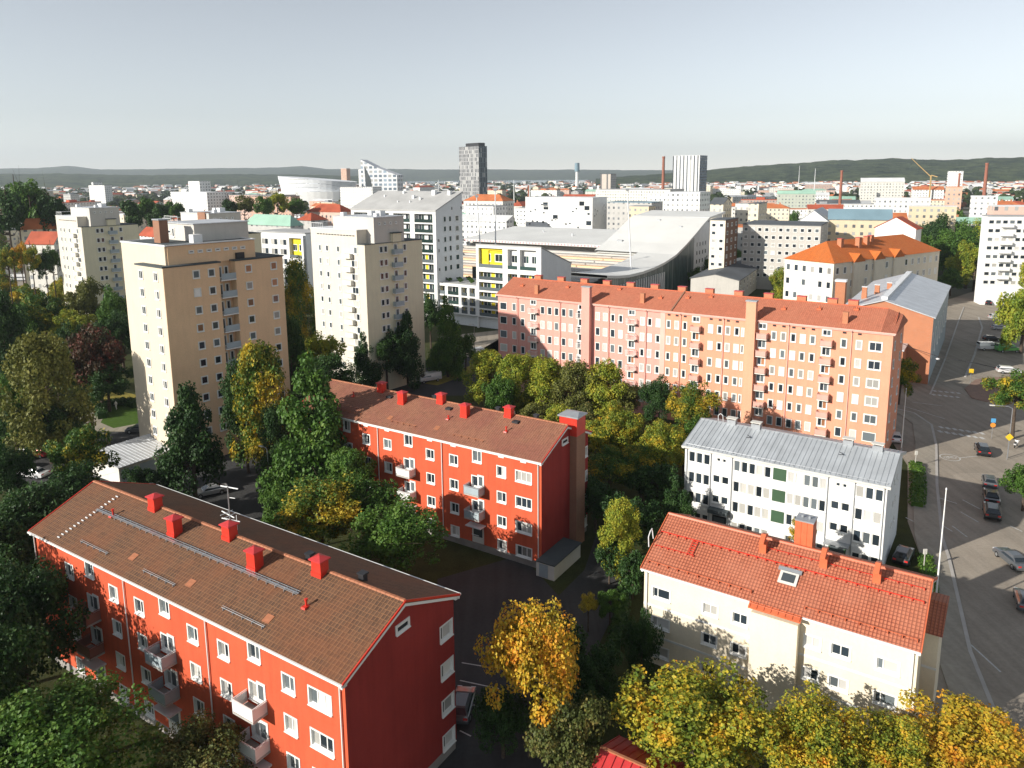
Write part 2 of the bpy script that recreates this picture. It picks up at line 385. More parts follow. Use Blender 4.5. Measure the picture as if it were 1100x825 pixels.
# ------------------------------------------------------------------ the two red houses
def red_house(is_b):
    if not is_b:
        hs = House('apartment_house', 'long red four-storey house under a dark brown tiled roof with a pale rail along it', 'apartment house', (-43.46, 63.02), -32.75)
    else:
        hs = House('apartment_house', 'bright red four-storey house with a tall flue on its end wall beside the dark yard', 'apartment house', (-20.62-10.75*math.cos(R(-32.75)), 93.47-10.75*math.sin(R(-32.75))), -32.75)
    L, Wd = 38.9, 12.1; x0, x1, y0, y1 = .22, L-.22, .42, Wd-.4
    ez, rz, ry = 12.95, 15.5, 6.1
    cols = [(5.65,'n'),(9.0,'s'),(12.46,'n'),(16.09,'n'),(19.55,'s'),(22.96,'n'),(26.54,'n'),(29.96,'s'),(33.36,'n'),(36.34,'w')]
    if is_b: cols = [(2.3,'n')] + cols
    rows = [10.6, 7.5, 4.5, 1.55]
    holes = []; wins = []
    for c, k in cols:
        if k == 's':
            zs = [(11.75, .95, 1.35), (8.6, .95, 1.3), (5.55, .95, 1.3), (2.6, .95, 1.2)]
            for z, w, h in zs: wins.append((c+(.0 if z > 11 else -.35), z, 1.15 if z > 11 else .8, h, 2 if z > 11 else 1))
        else:
            for z in rows:
                w = 2.0 if k == 'w' else 1.12
                wins.append((c, z, w, 1.2, 3 if k == 'w' else 2))
    for c, z, w, h, sp in wins: holes.append((c-w/2, c+w/2, z-h/2, z+h/2))
    m = MB(); gh = []; gw = []
    for z in rows: gw.append((y1-.95 if not is_b else y1-1.0, z, 1.35, 1.15)); gh.append((y1-.95-.675, y1-.95+.675, z-.575, z+.575))
    if is_b: gw = [(y1-.8, z, 1.1, 1.15) for z in rows]; gh = [(a-w/2, a+w/2, z-h/2, z+h/2) for a, z, w, h in gw]
    m.wall(lambda s, z: (s, y0, z), x0, x1, .9, ez-.16, holes, 0)
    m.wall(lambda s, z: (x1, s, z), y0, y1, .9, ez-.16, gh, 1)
    m.poly([(x0, y0, .9), (x0, y1, .9), (x0, y1, ez-.16), (x0, y0, ez-.16)], 0); m.poly([(x0, y1, .9), (x1, y1, .9), (x1, y1, ez-.16), (x0, y1, ez-.16)], 0)
    tri = [(y0, ez-.16), (ry, rz-.21), (y1, ez-.16)]
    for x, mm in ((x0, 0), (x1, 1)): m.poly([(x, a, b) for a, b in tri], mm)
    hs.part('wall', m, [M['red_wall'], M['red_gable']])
    hs.part('plinth', MB().box(x0+.06, x1-.06, y0+.06, y1-.06, 0, .95), M['plinth'])
    for i, (c, z, w, h, sp) in enumerate(wins):
        mats = None
        hs.win('F', c, z, y0, w, h, .16, sp, mats)
    for a, z, w, h in gw: hs.win('R', a, z, x1, w, h, .16, 5 if not is_b else 1, [M['glass_dark'], M['glass_blind']] if not is_b else [M['glass_blind']])
    hs.win('R', 5.95 if not is_b else 5.75, 13.62, x1, 1.25, .5, 0, 1, [M['glass_dark']])
    rf = hs.part('roof', gable_roof(0, L, 0, Wd+.1, ez+.05, ez, ry, rz), M['tile_brown' if not is_b else 'tile_redbrown'])
    rc = MB()
    k = int(L/.42)
    for i in range(k): rc.extr([(ry-.15, rz-.02), (ry-.09, rz+.09), (ry+.09, rz+.09), (ry+.15, rz-.02)], i*L/k+.01, (i+1)*L/k-.02)
    rc.build('ridge_cap', M['ridge_tile'], rf)
    t = MB()                                                        # white eaves board, gutter and verge boards
    t.box(.0, L, .06, y0-.001, ez-.32, ez-.151); t.box(-.05, L+.05, -.13, .0, ez-.14, ez+.0)
    t.box(.0, L, y1+.001, Wd-.02, ez-.32, ez-.201); t.box(-.05, L+.05, Wd+.101, Wd+.23, ez-.16, ez-.02)
    for xx0, xx1 in ((x1+.002, L+.0), (0, x0-.002)):
        t.extr([(.0, ez-.151), (ry, rz-.201), (Wd+.1, ez-.201), (Wd+.1, ez-.42), (ry, rz-.42), (.0, ez-.37)], xx0, xx1)
    hs.part('eaves_board', t, M['white'])
    for xx0, xx1 in ((L+.001, L+.07), (-.07, -.001)):
        v = MB(); v.extr([(-.02, ez+.08), (ry, rz+.07), (Wd+.12, ez+.03), (Wd+.12, ez-.15), (ry, rz-.11), (-.02, ez-.1)], xx0, xx1)
        hs.part('verge_flashing', v, M['red_metal'])
    vents(hs, [c for c, k in cols if k != 's'], y0, 12.45)
    pl = [.05, 14.19, 24.71, 38.3] if not is_b else [.05, 14.5, 24.8, 38.3]
    pipes(hs, pl, y0, .3, 12.8)
    sl = (rz-ez)/ry
    rzf = lambda y: ez+.05+sl*y
    cp = [(10.4,5.85,0),(15.2,4.5,0),(20.6,5.85,0),(25.4,4.45,0),(31.0,5.8,0)]
    for x, y, _ in cp: chimney(hs, x, y, rzf(y), h=1.3 if y < 5 else 1.0)
    # roof furniture: snow rail, ladder of tile steps, guards, vents
    if not is_b:
        r = MB(); y = 3.8; r.box(4.64, 30.9, y-.07, y+.05, rzf(y)+.10, rzf(y)+.14); r.box(4.64, 30.9, y+.14, y+.18, rzf(y)+.16, rzf(y)+.20); r.box(4.64, 30.9, y-.20, y-.16, rzf(y)+.1, rzf(y)+.14)
        for i in range(28): r.box(4.8+i*.95, 4.86+i*.95, y-.2, y+.2, rzf(y-.2)+.0, rzf(y)+.12)
        hs.part('roof_walkway', r, M['steel'])
        r = MB()
        for i in range(16): yy = .5+i*.33; r.box(3.95+i*.055, 4.3+i*.055, yy, yy+.07, rzf(yy)+.02, rzf(yy)+.10)
        hs.part('roof_ladder', r, M['white_metal'])
    g = MB()
    for xa, xb in ((7.0, 11.2), (16.2, 20.4), (26.0, 30.6)):
        y = .9 if not is_b else 1.0
        g.tube((xa, y, rzf(y)+.16), (xb, y, rzf(y)+.16), .02, 6); g.tube((xa, y+.1, rzf(y)+.24), (xb, y+.1, rzf(y)+.2), .012, 6)
        for i in range(5):
            xx = xa+.2+i*(xb-xa-.4)/4; g.box(xx-.015, xx+.015, y-.06, y+.1, rzf(y)-.02, rzf(y)+.17)
    hs.part('snow_guard', g, M['zinc'] if not is_b else M['ridge_tile'])
    def pipev(x, y, h=.45, mat='red_metal'):
        p = MB().tube((0,0,-.1), (0,0,h), .08, 8); p.tube((0,0,h), (0,0,h+.12), .13, 8); p.frustum((0,-.05), .2, .3, -.08, .05, .18, .25)
        p.build('vent_pipe', M[mat], hs.root, (x, y, rzf(y)))
    pipev(7.0, 3.9, .5); pipev(32.2, 3.3, .45); pipev(23.6, 3.4, .3) if is_b else None
    for x, yb in ((9.1, 6.9), (18.6, 7.1), (28.6, 7.0), (34.1, 7.0)):
        zb = rz-(yb-ry)*.42; p = MB().box(-.25, .25, -.22, .22, -.1, .5); p.box(-.32, .32, -.3, .3, .501, .62); p.build('roof_fan', M['dark_metal'], hs.root, (x, yb, zb))
    for x in (13.8, 21.4, 30.2) if not is_b else (15.6, 23.2):
        y = 1.6; a = MB().poly([(-.35, -.28, -.28*sl+.03), (.35, -.28, -.28*sl+.03), (.35, .28, .28*sl+.03), (-.35, .28, .28*sl+.03)]); a.box(-.35, .35, -.3, -.25, -.2, -.28*sl+.02); a.build('roof_hatch', M['ridge_tile'], hs.root, (x, y, rzf(y)))
    if is_b:
        for x in (12.6, 22.5, 32.5):
            a = MB(); y = 5.0; a.box(-.4, .4, -.35, .35, -.1, .12); a.build('roof_hatch', M['dark_metal'], hs.root, (x, y, rzf(y)))
    # balconies of the stair columns
    pan = {8.98: 'balc_brown', 19.55: 'balc_grey', 29.96: 'balc_white'}
    for c, k in cols:
        if k != 's': continue
        p = 'balc_white' if (is_b and c > 15) else 'balc_brown' if c < 10 else 'balc_grey' if c < 20 else 'balc_white'
        if is_b and 16 < c < 22: p = 'balc_white'
        if is_b and c > 22: p = 'balc_grey'
        for z in (7.45, 4.45):
            balcony(hs, c-.05, z, y0, 2.15, 1.25, 1.0, p)
            door(hs, c+.5, z+.02, y0, .75, 2.0)
        door(hs, c, .95, y0, 1.5, 2.2, 'off_white')
        MB().box(-1.1, 1.1, -1.1, -.01, 3.3-.95, 3.42-.95).build('canopy', M['white_metal'], hs.root, (c, y0, .95))
    if is_b:                                                        # flue stack on the end wall
        m = MB().box(x1+.003, x1+.9, 7.0, 9.2, 0, 13.9, 1); m.box(x1-1.4, x1+.9, 7.0, 9.2, 13.9, 16.1, 0)
        f = m.build('flue_stack', [M['red_metal'], M['brick_brown']], hs.root)
        MB().frustum((x1-.25, 8.1), 1.35, 1.25, 16.101, 16.25, 1.35, 1.25).frustum((x1-.25, 8.1), 1.35, 1.25, 16.251, 16.55, .9, .1).build('cap', M['zinc'], f)
    return hs
RA = red_house(False); RB = red_house(True)
# bin shed against the end wall of the far red house
p0, p1, p2 = RB.loc(at(585.5, 621)), RB.loc(at(600.9, 624)), RB.loc(at(629.5, 600))
sh = thing('bin_shed', 'low dark shed with flat roof against the red end wall', 'shed', RB.W(38.75, -.9), RB.yaw)
MB().box(0, 2.3, 0, 6.2, 0, 1.75).build('wall', M['off_white'], sh); MB().extr([(-.1, 1.752), (6.3, 1.752), (6.3, 1.86), (-.1, 1.86)], -.0, 2.42).build('roof', M['felt_dark'], sh)
MB().box(.4, 1.5, -.05, -.002, .1, 1.6).build('door', M['balc_grey'], sh)

# ------------------------------------------------------------------ roof antenna (stands on the red house)
an = thing('roof_antenna', 'pale metal mast with crossed antenna rods behind the brown ridge', 'antenna', RA.W(18.3, 7.6, 14.6), RA.yaw)
MB().path([(0,0,0),(0,0,3.9)], .05).build('mast', M['steel'], an)
MB().tube((-.9,0,3.8),(1.1,.2,3.9),.05).tube((.2,0,3.0),(.9,0,3.1),.03).tube((-1.0,0,1.5),(.6,0,1.3),.05).tube((-.8,-.2,1.0),(.9,.3,.9),.05).tube((.9,0,.2),(.9,0,1.6),.03).tube((-.4,-.6,1.5),(-.4,.6,1.5),.025).tube((.1,-.6,1.4),(.1,.6,1.4),.025).build('aerial', M['white_metal'], an)

# ------------------------------------------------------------------ cream house
def cream_house():
    hs = House('apartment_house', 'cream three-storey house with orange tiled roof beside the street', 'apartment house', (11.39, 62.45), -33.87)
    L, Wd = 22.2, 12.4; x0, x1, y0, y1 = .15, L-.15, .4, Wd-.4; ez, rz, ry = 9.2, 11.95, 6.3
    rows = [7.05, 4.2, 1.35]; sl = (rz-ez)/ry
    cols = [(1.8, 1.6, 5), (6.3, 1.25, 2), (8.85, 1.25, 2), (14.65, 1.2, 2), (16.75, 1.35, 2), (20.1, 1.5, 5)]
    wins = [(c, z, w, .95, sp) for c, w, sp in cols for z in rows]
    holes = [(c-w/2, c+w/2, z-h/2, z+h/2) for c, z, w, h, sp in wins]
    m = MB(); m.wall(lambda s, z: (s, y0, z), x0, x1, 0, ez-.12, holes, 0)
    m.wall(lambda s, z: (x1, s, z), y0, y1, 0, ez-.12, [], 0)
    m.poly([(x0,y0,0),(x0,y1,0),(x0,y1,ez-.12),(x0,y0,ez-.12)]); m.poly([(x0,y1,0),(x1,y1,0),(x1,y1,ez-.12),(x0,y1,ez-.12)])
    for x in (x0, x1): m.poly([(x, y0, ez-.12), (x, ry, rz-.2), (x, y1, ez-.12)])
    hs.part('wall', m, M['cream'])
    b = MB(); b.box(9.95, 13.65, y0-.85, y0-.001, 0, 8.55); hs.part('stair_bay', b, M['cream'])
    for i, z in enumerate((5.75, 2.8)):
        bb = MB()
        for xa, xb in ((x0, 9.94), (13.66, x1)):
            bb.box(xa, xb, y0-.03, y0-.002, z-.14, z+.05)
        hs.part('string_course', bb, M['white_wall'])
    for c, z, w, h, sp in wins: hs.win('F', c, z, y0, w, h, .14, sp)
    rf = hs.part('roof', gable_roof(0, L, 0, Wd, ez+.06, ez+.06, ry, rz), M['tile_orange'])
    MB().extr([(ry-.16, rz-.03), (ry-.1, rz+.1), (ry+.1, rz+.1), (ry+.16, rz-.03)], 0, L).build('ridge_cap', M['orange_metal'], rf)
    br = MB().extr([(-.55, ez+.05-.60*sl), (-.003, ez+.03), (-.003, ez-.07), (-.55, ez-.06-.60*sl)], 9.7, 13.85)
    for i in range(8): xx = 9.8+i*.56; br.extr([(-.55, ez+.05-.6*sl), (-.003, ez+.03), (-.003, ez+.09), (-.55, ez+.11-.6*sl)], xx, xx+.04)
    br.tube((9.8, -.4, ez+.12), (13.8, -.4, ez+.12), .03); br.build('bay_roof', M['orange_metal'], rf)
    t = MB(); t.box(x0, 9.69, .06, y0-.001, ez-.26, ez-.15); t.box(13.86, x1, .06, y0-.001, ez-.26, ez-.15)
    t.box(-.03, 9.69, -.12, -.001, ez-.13, ez+.0); t.box(13.86, L+.03, -.12, -.001, ez-.13, ez+.0)
    for xa, xb in ((0, x0-.002), (x1+.002, L)): t.extr([(.0, ez-.141), (ry, rz-.201), (Wd, ez-.141), (Wd, ez-.3), (ry, rz-.36), (0, ez-.3)], xa, xb)
    hs.part('eaves_board', t, M['white'])
    for xa, xb in ((L+.001, L+.08), (-.08, -.001)): hs.part('verge_flashing', MB().extr([(-.02, ez+.14), (ry, rz+.09), (Wd, ez+.14), (Wd, ez-.12), (ry, rz-.18), (-.02, ez-.12)], xa, xb), M['orange_metal'])
    pipes(hs, [.45, L-.45], y0, .2, 9.1)
    rzf = lambda y: ez+.06+sl*y
    for x, y in ((9.3, 4.9), (14.3, 5.0), (18.4, 4.9)):
        c = MB().box(-.3, .3, -.25, .25, -.5, .95); o = c.build('chimney', M['orange_metal'], hs.root, (x, y, rzf(y)))
        MB().extr([(-.75, .93), (.75, 1.25), (.75, 1.33), (0, 1.55), (-.75, 1.03)], -.2, .2).build('cap', M['orange_metal'], o)
    c = MB().box(-.75, .75, -.75, .75, -.9, 2.6)
    for k in (-.25, .25): c.box(k-.02, k+.02, -.78, -.7501, 0, 2.6)
    o = c.build('chimney', M['orange_metal'], hs.root, (12.2, 7.5, rz-.5)); MB().box(-.8, .8, -.8, .8, 2.601, 2.72).tube((-.3,0,2.73),(-.3,0,2.95),.12).tube((.3,0,2.73),(.3,0,2.95),.12).build('cap', M['zinc'], o)
    g = MB()
    def rail(xa, xb, y, hgt=.2, step=.9, r=.03):
        g.tube((xa, y, rzf(y)+hgt), (xb, y, rzf(y)+hgt), r, 6); n = int((xb-xa)/step)
        for i in range(n+1): xx = xa+i*(xb-xa)/n; g.box(xx-.02, xx+.02, y-.12, y+.1, rzf(y)-.02, rzf(y)+hgt)
    rail(.2, 21.9, 4.0, .14, .8, .045); rail(9.5, 21.8, 5.2, .1, .9); rail(.3, 3.9, 2.5, .1, .6)
    hs.part('roof_rail', g, M['red_metal'])
    g = MB(); rail(.4, 9.6, .7, .2); rail(13.9, 21.9, .7, .2); hs.part('snow_guard', g, M['orange_metal'])
    g = MB()
    for x in (3.3, 3.75): g.extr([(2.4, rzf(2.4)+.08), (4.0, rzf(4.0)+.08), (4.0, rzf(4.0)+.14), (2.4, rzf(2.4)+.14)], x, x+.05)
    for i in range(6): y = 2.5+i*.27; g.box(3.35, 3.75, y, y+.05, rzf(y)+.08, rzf(y)+.13)
    hs.part('roof_ladder', g, M['red_metal'])
    y = 2.9; sk = MB().box(-.75, .75, -.62, .62, 0, .12); 
    k = sk.build('skylight', M['off_white'], hs.root, (12.0, y, rzf(y)-.02)); k.rotation_euler = (math.atan(sl), 0, 0)
    MB().box(-.52, .52, -.42, .42, .121, .14).build('pane', M['glass_grey'], k)
    MB().box(-1.0, .9, .66, 1.0, -.0, .16).build('flashing', M['zinc'], k)
    # arched roof hook rail at the verge
    MB().path([(-.25, 2.2, rzf(2.2)), (-.35, 2.3, rzf(2.2)+.9), (-.35, 2.7, rzf(2.2)+1.3), (-.35, 3.1, rzf(3.1)+1.0), (-.25, 3.2, rzf(3.1))], .05).build('ladder_hoop', M['white_metal'], hs.root)
    # low wing past the end wall
    q = hs.px(1013, 682, 'F', 4.6); wx = max(x1+.8, min(q.x-.25, x1+2.5)); wz = min(max(q.z, 6), 8.4); print('wing', q)
    hs.part('side_wing', MB().box(x1+.003, wx, 4.6, y1-1, 0, wz), M['cream'])
    hs.part('wing_roof', MB().extr([(4.3, wz+.002), (8, wz+1.0), (11.3, wz+.002)], x1+.01, wx+.25), M['tile_orange'])
    hs.part('wing_course', MB().box(x1+.01, wx+.02, 4.57, 4.599, 5.3, 5.5).box(x1+.01, wx+.02, 4.57, 4.599, 2.6, 2.8), M['white_wall'])
    return hs
CR = cream_house()

# ------------------------------------------------------------------ white house
def white_house():
    hs = House('apartment_house', 'white four-storey house with pale grey seamed metal roof', 'apartment house', (21.05, 89.49), -34.23)
    L, Wd = 23.57, 12.6; x0, x1, y0, y1 = .3, L-.35, .4, Wd-.3; ez, rz, ry = 10.6, 12.35, 6.5; sl = (rz-ez)/ry
    rows = [9.3, 6.65, 4.05, 1.5]
    bays = [(.75, 3.6, 3), (6.4, 10.95, 5), (12.75, 17.15, 5), (20.05, 22.95, 3)]
    stairs = [(3.75, 6.15), (17.3, 19.9)]
    holes = []; W = []
    for i, z in enumerate(rows):
        for a, b, n in bays:
            w = (b-a)/n
            for k in range(n): W.append((a+w*(k+.5), z, w-.12, 1.4 if i < 3 else 1.15, 2, None))
        for a, b in stairs:
            c = (a+b)/2
            if i == 0: W += [(c-.35, z+.3, .5, .5, 1, [M['glass_dark']]), (c+.35, z+.3, .5, .5, 1, [M['glass_dark']])]
            elif i < 3: W += [(c-.55, z+.45, .9, 1.0, 1, [M['glass_dark']]), (c+.55, z+.45, .9, 1.0, 1, [M['glass_dark']])]
    for c, z, w, h, sp, mt in W: holes.append((c-w/2, c+w/2, z-h/2, z+h/2))
    gp = [(11.05, 12.7)]
    m = MB(); m.wall(lambda s, z: (s, y0, z), x0, x1, 0, ez-.1, holes, 0)
    m.poly([(x1,y0,0),(x1,y1,0),(x1,y1,ez-.1),(x1,ry,rz-.15),(x1,y0,ez-.1)], 1); m.poly([(x0,y0,0),(x0,y1,0),(x0,y1,ez-.1),(x0,ry,rz-.15),(x0,y0,ez-.1)], 0); m.poly([(x0,y1,0),(x1,y1,0),(x1,y1,ez-.1),(x0,y1,ez-.1)], 0)
    hs.part('wall', m, [M['white_wall'], M['white_gable']])
    for a, b in gp:
        for z in rows[:3]: hs.part('green_panel', MB().box(a+.08, b-.08, y0-.04, y0-.002, z-.7, z+.75), M['green_panel'])
    for i, (c, z, w, h, sp, mt) in enumerate(W): hs.win('F', c, z, y0, w, h, .08, 1 if w < 1.3 else 2, mt or [(M['glass_dark'] if c < 5 else glassmix(dark=.55)) if c < 12 else glassmix(dark=.35)]*2)
    for a in (6.0, 8.0):
        for z in rows[:3]: hs.win('R', a, z-.2, x1, .35, .5, 0, 1, [M['glass_dark']])
    rf = gable_roof(0, L, 0, Wd, ez+.05, ez+.05, ry, rz, .16)
    n = int(L/.55)
    for i in range(n+1):
        x = .02+i*(L-.06)/n
        rf.extr([(0, ez+.05), (ry, rz), (ry, rz+.05), (0, ez+.10)], x-.018, x+.018); rf.extr([(ry, rz), (Wd, ez+.05), (Wd, ez+.10), (ry, rz+.05)], x-.018, x+.018)
    r = hs.part('roof', rf, M['grey_roof'])
    MB().box(0, L, ry-.12, ry+.12, rz-.01, rz+.07).build('ridge_cap', M['zinc'], r)
    t = MB(); t.box(0, L, .03, y0-.001, ez-.24, ez-.11); t.box(-.03, L+.03, -.1, -.001, ez-.11, ez+.02)
    for xa, xb in ((0, x0-.002), (x1+.002, L)): t.extr([(.0, ez-.12), (ry, rz-.161), (Wd, ez-.12), (Wd, ez-.28), (ry, rz-.32), (0, ez-.28)], xa, xb)
    hs.part('eaves_board', t, M['off_white'])
    pipes(hs, [.6, 3.65, 6.28, 17.2, 20.0, L-.6], y0, .2, 10.5, .05, 'zinc', .07)
    for x, y in ((4.1, 6.6), (7.2, 6.6), (18.0, 6.6), (21.2, 6.5)):
        c = MB().box(-.55, .55, -.4, .4, -.5, .55); o = c.build('chimney', M['zinc'], hs.root, (x, y, rz)); MB().box(-.65, .65, -.5, .5, .72, .8).box(-.5,-.42,-.3,.3,.551,.719).box(.42,.5,-.3,.3,.551,.719).build('cap', M['off_white'], o)
    for x in (7.1, 17.8):
        z = ez+.05+sl*4; MB().path([(-.35,-.1,.12),(.25,0,.16),(-.3,.3,.3)], .035, 5).build('roof_hook', M['dark_metal'], hs.root, (x, 4, z))
    g = MB(); g.tube((0.3, .35, ez+.3), (L-.3, .35, ez+.3), .02, 5)
    for i in range(24): xx = .4+i*.99; g.box(xx-.02, xx+.02, .3, .45, ez+.1, ez+.3)
    hs.part('snow_guard', g, M['zinc'])
    MB().path([(2.3, 6.6, rz), (2.3, 6.5, rz+.8), (2.6, 6.5, rz+1.1), (2.9, 6.5, rz+.9), (2.95, 6.6, rz)], .04).build('ladder_hoop', M['white_metal'], hs.root)
    door(hs, 18.6, 0, y0, 1.7, 2.3, 'green_panel'); MB().box(-1.3, 1.3, -1.2, -.01, 2.7, 2.85).build('canopy', M['zinc'], hs.root, (18.6, y0, 0))
    MB().box(-1.2, 1.2, -1.0, -.01, 2.9, 3.4).build('canopy', M['felt_dark'], hs.root, (4.95, y0, 0)); door(hs, 4.95, 0, y0, 1.6, 2.3, 'dark_metal')
    return hs
WH = white_house()

# ------------------------------------------------------------------ long pink and orange house
def long_house():
    hs = House('apartment_block', 'very long six-storey block, salmon pink at one end and orange at the other', 'apartment block', (-3.29, 152.72), -34.39)
    L, Wd = 74.0, 12.6; x0, x1, y0, y1 = .25, L-.3, .35, Wd-.35; ez, rz, ry = 20.0, 22.75, 6.3; sl = (rz-ez)/ry; mid = 37.05
    rows = [17.65, 14.72, 11.8, 8.95, 6.05, 3.15]
    cols = [(1.63,1.5,3),(4.3,.75,1),(6.38,.75,1),(11.11,.75,1),(12.76,.75,1),(14.35,.75,1),(15.96,.75,1),(17.59,.75,1),(19.34,.6,1),(23.42,.75,1),(25.01,.75,1),(26.58,.75,1),(28.21,.75,1),(32.58,.75,1),(34.01,.75,1),(35.63,.75,1),
            (37.68,.7,1),(39.21,.7,1),(40.72,.7,1),(45.39,.75,1),(46.98,.75,1),(48.39,.75,1),(49.94,.75,1),(50.95,.4,1),(56.09,.75,1),(57.61,.75,1),(59.17,.75,1),(60.67,.75,1),(62.19,.75,1),(66.84,.8,1),(69.04,.8,1),(71.38,1.75,2)]
    wins = [(c, z, w, 1.35, sp) for z in rows for c, w, sp in cols]
    wins.sort(key=lambda q: (hs.W(q[0], 0, q[1])-CAM).length if q[1] > 5.5 else 999)
    m = MB(); m.poly([(x0,y0,0),(mid,y0,0),(mid,y0,ez-.1),(x0,y0,ez-.1)]); m.poly([(x0,y0,0),(x0,y1,0),(x0,y1,ez-.1),(x0,ry,rz-.2),(x0,y0,ez-.1)]); m.poly([(x0,y1,0),(mid,y1,0),(mid,y1,ez-.1),(x0,y1,ez-.1)])
    hs.part('pink_wall', m, M['pink_wall'])
    m = MB(); yo = y0-.12; m.poly([(mid,yo,0),(x1,yo,0),(x1,yo,ez-.1),(mid,yo,ez-.1)]); m.poly([(mid,yo,0),(mid,y0,0),(mid,y0,ez-.1),(mid,yo,ez-.1)]); m.poly([(x1,yo,0),(x1,y1,0),(x1,y1,ez-.1),(x1,yo,ez-.1)]); m.poly([(mid,y1,0),(x1,y1,0),(x1,y1,ez-.1),(mid,y1,ez-.1)]); m.poly([(x1,y1,ez-.1),(x1,yo,ez-.1),(x1-.2,ry,rz-.3)])
    hs.part('orange_wall', m, M['orange_wall'])
    hs.part('pilaster', MB().box(36.1, 37.04, y0-.18, y0-.002, 0, ez-.11), M['pink_band'])
    for z in (5.0,): hs.part('pink_band', MB().box(.3, 8.2, y0-.03, y0-.002, 0, 3.0), M['pink_band'])
    rest = MB()
    for i, (c, z, w, h, sp) in enumerate(wins):
        pl = y0 if c < mid else yo
        if i < 99: hs.win('F', c, z, pl, w, h, 0, sp, [glassmix(dark=.33)]*2)
        else:
            for xa, xb, za, zb in ((-w/2-.11,-w/2,-h/2-.11,h/2+.11),(w/2,w/2+.11,-h/2-.11,h/2+.11),(-w/2,w/2,h/2,h/2+.11),(-w/2,w/2,-h/2-.11,-h/2)): rest.box(c+xa, c+xb, pl-.07, pl-.001, z+za, z+zb, 0)
            rest.poly([(c-w/2,pl-.02,z-h/2),(c+w/2,pl-.02,z-h/2),(c+w/2,pl-.02,z+h/2),(c-w/2,pl-.02,z+h/2)], rnd.choice((1,1,2,3,3)))
    o = hs.part('window', rest, [M['white'], M['glass_dark'], M['glass_grey'], M['glass_curtain']]); o['kind'] = 'stuff'
    for z in rows:
        hs.win('R', 2.6, z, x1, 1.0, 1.3, 0, 1); hs.win('R', 9.2, z, x1, 1.0, 1.3, 0, 1)
    rf = MB()                                                       # half-hipped at the street end
    rf.extr([(0, ez+.05), (ry, rz), (Wd, ez+.05), (Wd, ez-.12), (ry, rz-.18), (0, ez-.12)], 0, L-2.0)
    a, b, c_ = (L-2.0, 0, ez+.05), (L+.15, 0, ez+.05), (L-2.0, ry, rz)
    d, e = (L+.15, Wd, ez+.05), (L-2.0, Wd, ez+.05); f = (L+.15, ry, rz-.75)
    rf.poly([a, b, f, c_]); rf.poly([c_, f, d, e]); rf.poly([b, d, f]); rf.poly([a, (L+.15, 0, ez-.12), (L+.15, Wd, ez-.12), e])
    rf.extr([(0, ez-.13), (Wd, ez-.13), (Wd, ez+.04), (0, ez+.04)], L-2, L+.14)
    r = hs.part('roof', rf, M['tile_orange2'])
    MB().box(0, L-2, ry-.12, ry+.12, rz-.03, rz+.08).build('ridge_cap', M['orange_metal'], r)
    MB().extr([(0, ez+.06), (ry, rz+.01), (ry, rz+.14), (0, ez+.2)], 38.0, 38.25).build('fire_parapet', M['brick_brown'], r)
    t = MB().box(0, L+.1, -.12, -.001, ez-.14, ez+.03).box(0, L, .0, yo-.002, ez-.34, ez-.131); hs.part('eaves_board', t, M['pink_band'])
    pipes(hs, [5.16, 15.17, 25.75, 33.33, 39.92, 47.65, 58.45, 67.94], yo, .2, 19.8, .07, 'pink_band', .1)
    vents(hs, [45.39,46.98,48.39,49.94,56.09,57.61,59.17,60.67,62.19,66.84,69.04,39.2,40.7,37.7], yo, 19.35, .5, 'dark_metal')
    for c in (9.06, 20.0, 30.53, 42.84, 54.3, 64.37):
        pan = 'balc_white' if c < mid else 'balc_pink'; pl = y0 if c < mid else yo
        for k in range(6):
            z = 17.75-2.93*k
            hs.win('F', c-.1, z+1.3 if k == 0 else z+1.2, pl, 1.25, 1.3 if k else .9, 0, 2, [M['glass_dark'], M['glass_warm_reflect'] if rnd.random() < .35 else M['glass_grey']], name='balcony_door')
            balcony(hs, c, z-.75, pl, 1.75, .95, 1.0, pan, 'off_white', 'bars' if c < mid else 'panel')
            MB().extr([(-.05, -.35), (-.55, 0), (-.05, 0)], .95, 1.0).build('shadow_wedge', M['dark_metal'], hs.root, (c, pl, z-.75))  # dark triangle beside each balcony stands in for its cast shadow
    for x, w, mt in ((21.3, 1.7, 'pink_wall'), (52.4, 1.65, 'orange_flue')):
        m = MB().box(x-w/2, x+w/2, -.75, y0-.125, 0, 23.1); o = hs.part('flue_stack', m, M[mt]); MB().box(x-w/2-.1, x+w/2+.1, -.85, y0+.0, 23.101, 23.3).build('cap', M['zinc'], o)
    for x, y in ((9.0, 1.6), (31.8, 1.9), (66.6, 1.6)): 
        m = MB().box(-.4, .4, -.35, .35, -.5, 1.7); m.build('chimney', M['brick_red'], hs.root, (x, y, ez+sl*y))
    for x in (6.0, 11.5, 16.9, 21.9, 27.0, 32.0, 37.4, 42.6, 47.9, 53.1, 58.6, 63.5, 66.7):
        z = rz-.4; m = MB().box(-.75, .75, -.45, .45, -.3, 1.15); o = m.build('chimney', M['brick_red'], hs.root, (x, 7.0, z)); MB().box(-.8, .8, -.5, .5, 1.151, 1.24).build('cap', M['red_cap'], o)
    for i, x in enumerate((4.2, 14.5, 25.5, 34.6, 39.5, 43.5, 56.6, 62.0, 67.5)):
        y = 3.6+.8*(i % 3); m = MB().box(-.35, .35, -.3, .3, -.1, .18); m.tube((0,0,.18),(.1,0,.5),.09); m.build('roof_vent', M['orange_metal'], hs.root, (x, y, ez+.05+sl*y))
    return hs
LH = long_house()

